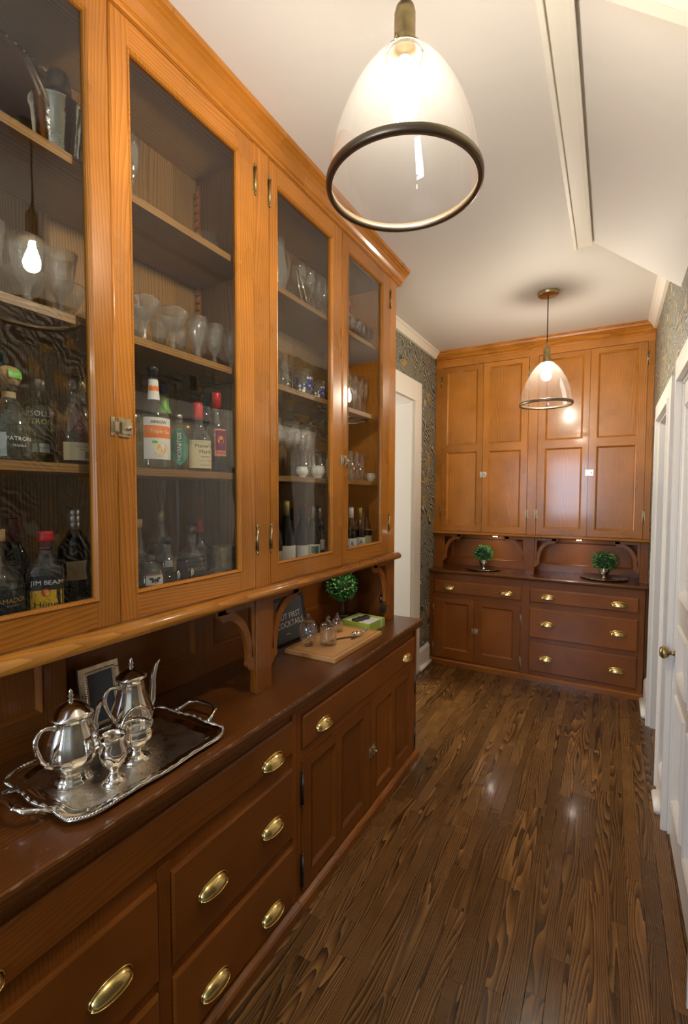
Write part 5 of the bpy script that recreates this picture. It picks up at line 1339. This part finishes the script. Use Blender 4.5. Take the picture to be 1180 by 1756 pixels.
# ------------------------------------------------------------------ board with glass jars
r = empty('cutting_board', (-1.155, 1.955, CT), 'light bamboo cutting board on the left worktop carrying three glass jars', 'board')
m = MB(); m.box(-0.135, 0.135, -0.24, 0.24, 0, 0.020); m.build('board', board_m, r, (0, 0, 0), bevel=0.002)
m = MB()
for a0, a1, b0, b1 in ((-0.118, 0.118, -0.2255, -0.2205), (-0.118, 0.118, 0.2205, 0.2255), (-0.118, -0.113, -0.22, 0.22), (0.113, 0.118, -0.22, 0.22)): m.box(a0, a1, b0, b1, 0.0195, 0.0204)
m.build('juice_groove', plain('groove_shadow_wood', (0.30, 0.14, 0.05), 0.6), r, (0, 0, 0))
BZ = CT + 0.0205
def jar(x, y, label, h, rr_, bulge, knob):
    r = empty('glass_jar', (x, y, BZ), label, 'jar')
    if bulge: body = [(rr_ * 0.62, 0), (rr_ * 0.70, 0.003), (rr_ * 0.92, h * 0.30), (rr_, h * 0.52), (rr_ * 0.92, h * 0.74), (rr_ * 0.70, h * 0.88), (rr_ * 0.68, h * 0.90), (rr_ * 0.88, h * 0.74), (rr_ * 0.95, h * 0.52), (rr_ * 0.60, 0.008), (0.001, 0.007)]
    else: body = [(rr_ * 0.85, 0), (rr_ * 0.98, 0.003), (rr_, 0.012), (rr_, h * 0.72), (rr_ * 0.92, h * 0.80), (rr_ * 0.88, h * 0.80), (rr_ * 0.94, 0.012), (0.001, 0.008)]
    MB().lathe(body, 28).build('vessel', jar_g, r, (0, 0, 0))
    z0 = h * 0.90 if bulge else h * 0.80
    MB().lathe([(rr_ * 0.74 if bulge else rr_ * 0.94, z0), (rr_ * 0.76 if bulge else rr_ * 0.96, z0 + 0.003), (rr_ * 0.5, z0 + 0.012), (0.010, z0 + 0.020), (0.006, z0 + 0.026)], 28).build('lid', jar_g, r, (0, 0, 0))
    MB().sphere((0, 0, z0 + 0.026 + knob * 0.8), knob, 14, 8).build('lid_knob', jar_g, r, (0, 0, 0))
jar(-1.225, 1.815, 'rounded glass jar with small knob lid, leftmost on the board', 0.125, 0.044, True, 0.0075)
jar(-1.150, 1.872, 'straight glass jar with conical lid and large knob, middle of the board', 0.115, 0.040, False, 0.011)
jar(-1.222, 2.080, 'small glass jar at the back of the board beside the green box', 0.070, 0.030, False, 0.0075)
o = MB().tube([(-1.215, 1.822, BZ + 0.010), (-1.235, 1.806, BZ + 0.075)], 0.0016, 6).sphere((-1.213, 1.824, BZ + 0.012), 0.008, 10, 6, sc=(1, 1.2, 0.5)).build('small_spoon', steel); tag(o, 'tiny steel spoon standing inside the rounded glass jar', 'spoon')
o = MB().tube([(-1.200, 2.035, BZ + 0.012), (-1.232, 1.985, BZ + 0.085)], 0.003, 8).build('muddler', iron); tag(o, 'dark slim rod leaning by the small glass jar', 'rod')
o = MB().tube(arc([(-1.165, 1.915, BZ + 0.004), (-1.130, 1.985, BZ + 0.004), (-1.100, 2.020, BZ + 0.004), (-1.083, 2.012, BZ + 0.004), (-1.090, 1.990, BZ + 0.004)]), 0.0036, 8).build('iron_hook', plain('rusted_iron', (0.10, 0.035, 0.02), 0.7)); tag(o, 'dark iron hook-shaped opener lying on the board', 'opener')
r = empty('bird_figurine', (-1.085, 2.045, BZ), 'small silver bird figurine on the cutting board by the green box', 'figurine'); r.rotation_euler = (0, 0, R(70))
MB().sphere((0, 0, 0.014), 0.013, 14, 8, sc=(2.0, 1, 0.95)).build('body', silver, r, (0, 0, 0))
MB().sphere((-0.026, 0, 0.022), 0.009, 12, 7).tube([(-0.033, 0, 0.022), (-0.042, 0, 0.020)], [0.003, 0.0005], 6).build('head', silver, r, (0, 0, 0))
MB().tube([(0.02, 0, 0.015), (0.04, 0, 0.020), (0.062, 0, 0.022)], [0.008, 0.006, 0.003], 8).build('tail', silver, r, (0, 0, 0))
MB().tube([(0.062 + 0.010 * cos(a), 0, 0.026 + 0.013 * sin(a)) for a in [i * pi / 8 for i in range(17)]], 0.0018, 6).build('ring', steel, r, (0, 0, 0))

# green gift box with chocolates
r = empty('gift_box', (-1.175, 2.285, CT), 'lime green open gift box behind the cutting board', 'box'); r.rotation_euler = (0, 0, R(-4))
m = MB()
m.box(-0.088, 0.088, -0.085, 0.085, 0, 0.004)
for a0, a1, b0, b1 in ((-0.088, 0.088, -0.085, -0.082), (-0.088, 0.088, 0.082, 0.085), (-0.088, -0.085, -0.082, 0.082), (0.085, 0.088, -0.082, 0.082)): m.box(a0, a1, b0, b1, 0.004, 0.046)
m.build('box', limep, r, (0, 0, 0))
MB().box(-0.084, 0.084, -0.081, 0.081, 0.005, 0.036).build('liner', whitep, r, (0, 0, 0))
MB().box(0.0882, 0.0888, 0.040, 0.048, 0.002, 0.046).box(0.04, 0.088, 0.040, 0.048, 0.0462, 0.0468).build('ribbon', whitep, r, (0, 0, 0))
for i, (a, b) in enumerate(((-0.022, -0.052), (-0.012, -0.010), (0.0, 0.032))):
    o = MB().sphere((0, 0, 0.010), 0.019, 10, 6, sc=(1.2, 1.25, 0.55)).build('chocolate', choc, None, (-1.175 + a, 2.285 + b, CT + 0.036)); o.rotation_euler = (0, 0, i)
    tag(o, 'dark chocolate piece ' + ('at the left in', 'in the middle of', 'at the right in')[i] + ' the green gift box', 'chocolate', 'chocolates in the green box')

# ------------------------------------------------------------------ topiary and potted box balls
def foliage(c, rad, n, seed, mats, size=0.013, squash=1.0):
    rr = random.Random(seed); m = MB()
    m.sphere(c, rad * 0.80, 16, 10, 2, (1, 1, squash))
    for i in range(n):
        u = rr.uniform(-1, 1); t = rr.uniform(0, 2 * pi); q = math.sqrt(1 - u * u)
        d = Vector((q * cos(t), q * sin(t), u))
        p = Vector(c) + Vector((d.x, d.y, d.z * squash)) * rad * rr.uniform(0.80, 1.03)
        a = (d + Vector((rr.uniform(-.8, .8), rr.uniform(-.8, .8), rr.uniform(-.5, .9)))).normalized()
        b = a.cross(Vector((rr.uniform(-1, 1), rr.uniform(-1, 1), rr.uniform(-1, 1)))).normalized()
        nn = a.cross(b); s_ = size * rr.uniform(0.7, 1.2)
        v = [p, p + a * s_ * 0.45 + b * s_ * 0.34 - nn * s_ * 0.06, p + a * s_ * 1.05 + nn * s_ * 0.1, p + a * s_ * 0.45 - b * s_ * 0.34 - nn * s_ * 0.06, p + a * s_ * 0.5 + nn * s_ * 0.08]
        m.add([tuple(x) for x in v], [(0, 1, 4), (1, 2, 4), (2, 3, 4), (3, 0, 4)], 0 if rr.random() < 0.65 else 1, True)
    return m
r = empty('topiary', (-1.30, 2.262, CT), 'box topiary ball on a bare stem under the left hutch', 'plant')
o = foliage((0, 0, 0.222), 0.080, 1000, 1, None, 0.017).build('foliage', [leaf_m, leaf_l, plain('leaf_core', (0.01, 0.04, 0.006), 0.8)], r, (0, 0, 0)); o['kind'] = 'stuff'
MB().tube([(0, 0, 0.05), (0.004, 0.002, 0.10), (0, 0, 0.155)], [0.011, 0.009, 0.008], 8).build('stem', twig, r, (0, 0, 0))
MB().lathe([(0.028, 0), (0.030, 0.003), (0.036, 0.055), (0.038, 0.060), (0.034, 0.060), (0.030, 0.050), (0.001, 0.048)], 20).build('pot', terra, r, (0, 0, 0))
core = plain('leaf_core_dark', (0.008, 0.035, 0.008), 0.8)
BTZ = 0.868
for i, (x, y, rad, sc_, pr, lab) in enumerate(((-0.998, 4.330, 0.082, 0.86, 0.155, 'left'), (-0.035, 4.355, 0.087, 0.82, 0.178, 'right'))):
    o = MB().lathe([(pr * 0.5, 0.0), (pr * 0.62, 0.001), (pr * 0.80, 0.006), (pr * 0.97, 0.011), (pr, 0.011), (pr, 0.0135), (pr * 0.96, 0.0135), (pr * 0.79, 0.0085), (pr * 0.62, 0.0035), (0.001, 0.003)], 56).build('round_tray', pewter, None, (x, y, BTZ))
    tag(o, f'round dark pewter tray under the {lab} box plant on back cabinet', 'tray', 'round trays on the back cabinet')
    r = empty('potted_plant', (x, y + 0.005, BTZ + 0.0042), f'{lab} box plant ball in a silver cup on back wall cabinet', 'plant', 'potted box balls on the back cabinet')
    MB().lathe([(0.024, 0), (0.025, 0.003), (0.012, 0.010), (0.010, 0.018), (0.026, 0.032), (0.040, 0.056), (0.044, 0.082), (0.045, 0.085), (0.042, 0.083), (0.034, 0.070), (0.001, 0.068)], 40, cross=flute_x(12, 0.03)).build('cup', silver, r, (0, 0, 0))
    o = foliage((0, 0, 0.140 + (0.0 if i == 0 else -0.004)), rad, 900, 11 + i, None, 0.015, sc_).build('foliage', [leaf_m, leaf_l, core], r, (0, 0, 0)); o['kind'] = 'stuff'
rr = random.Random(9)
for i in range(5):
    o = MB().sphere((0, 0, 0.006), 0.006, 8, 5).build('glass_bead', crystal, None, (0.035 + 0.016 * i, 4.318 + rr.uniform(-0.012, 0.012), BTZ + 0.0072))
    tag(o, ('leftmost', 'second from the left', 'middle', 'second from the right', 'rightmost')[i] + ' of five tiny sparkling beads on the right pewter tray', 'bead', 'glass beads on the right tray')
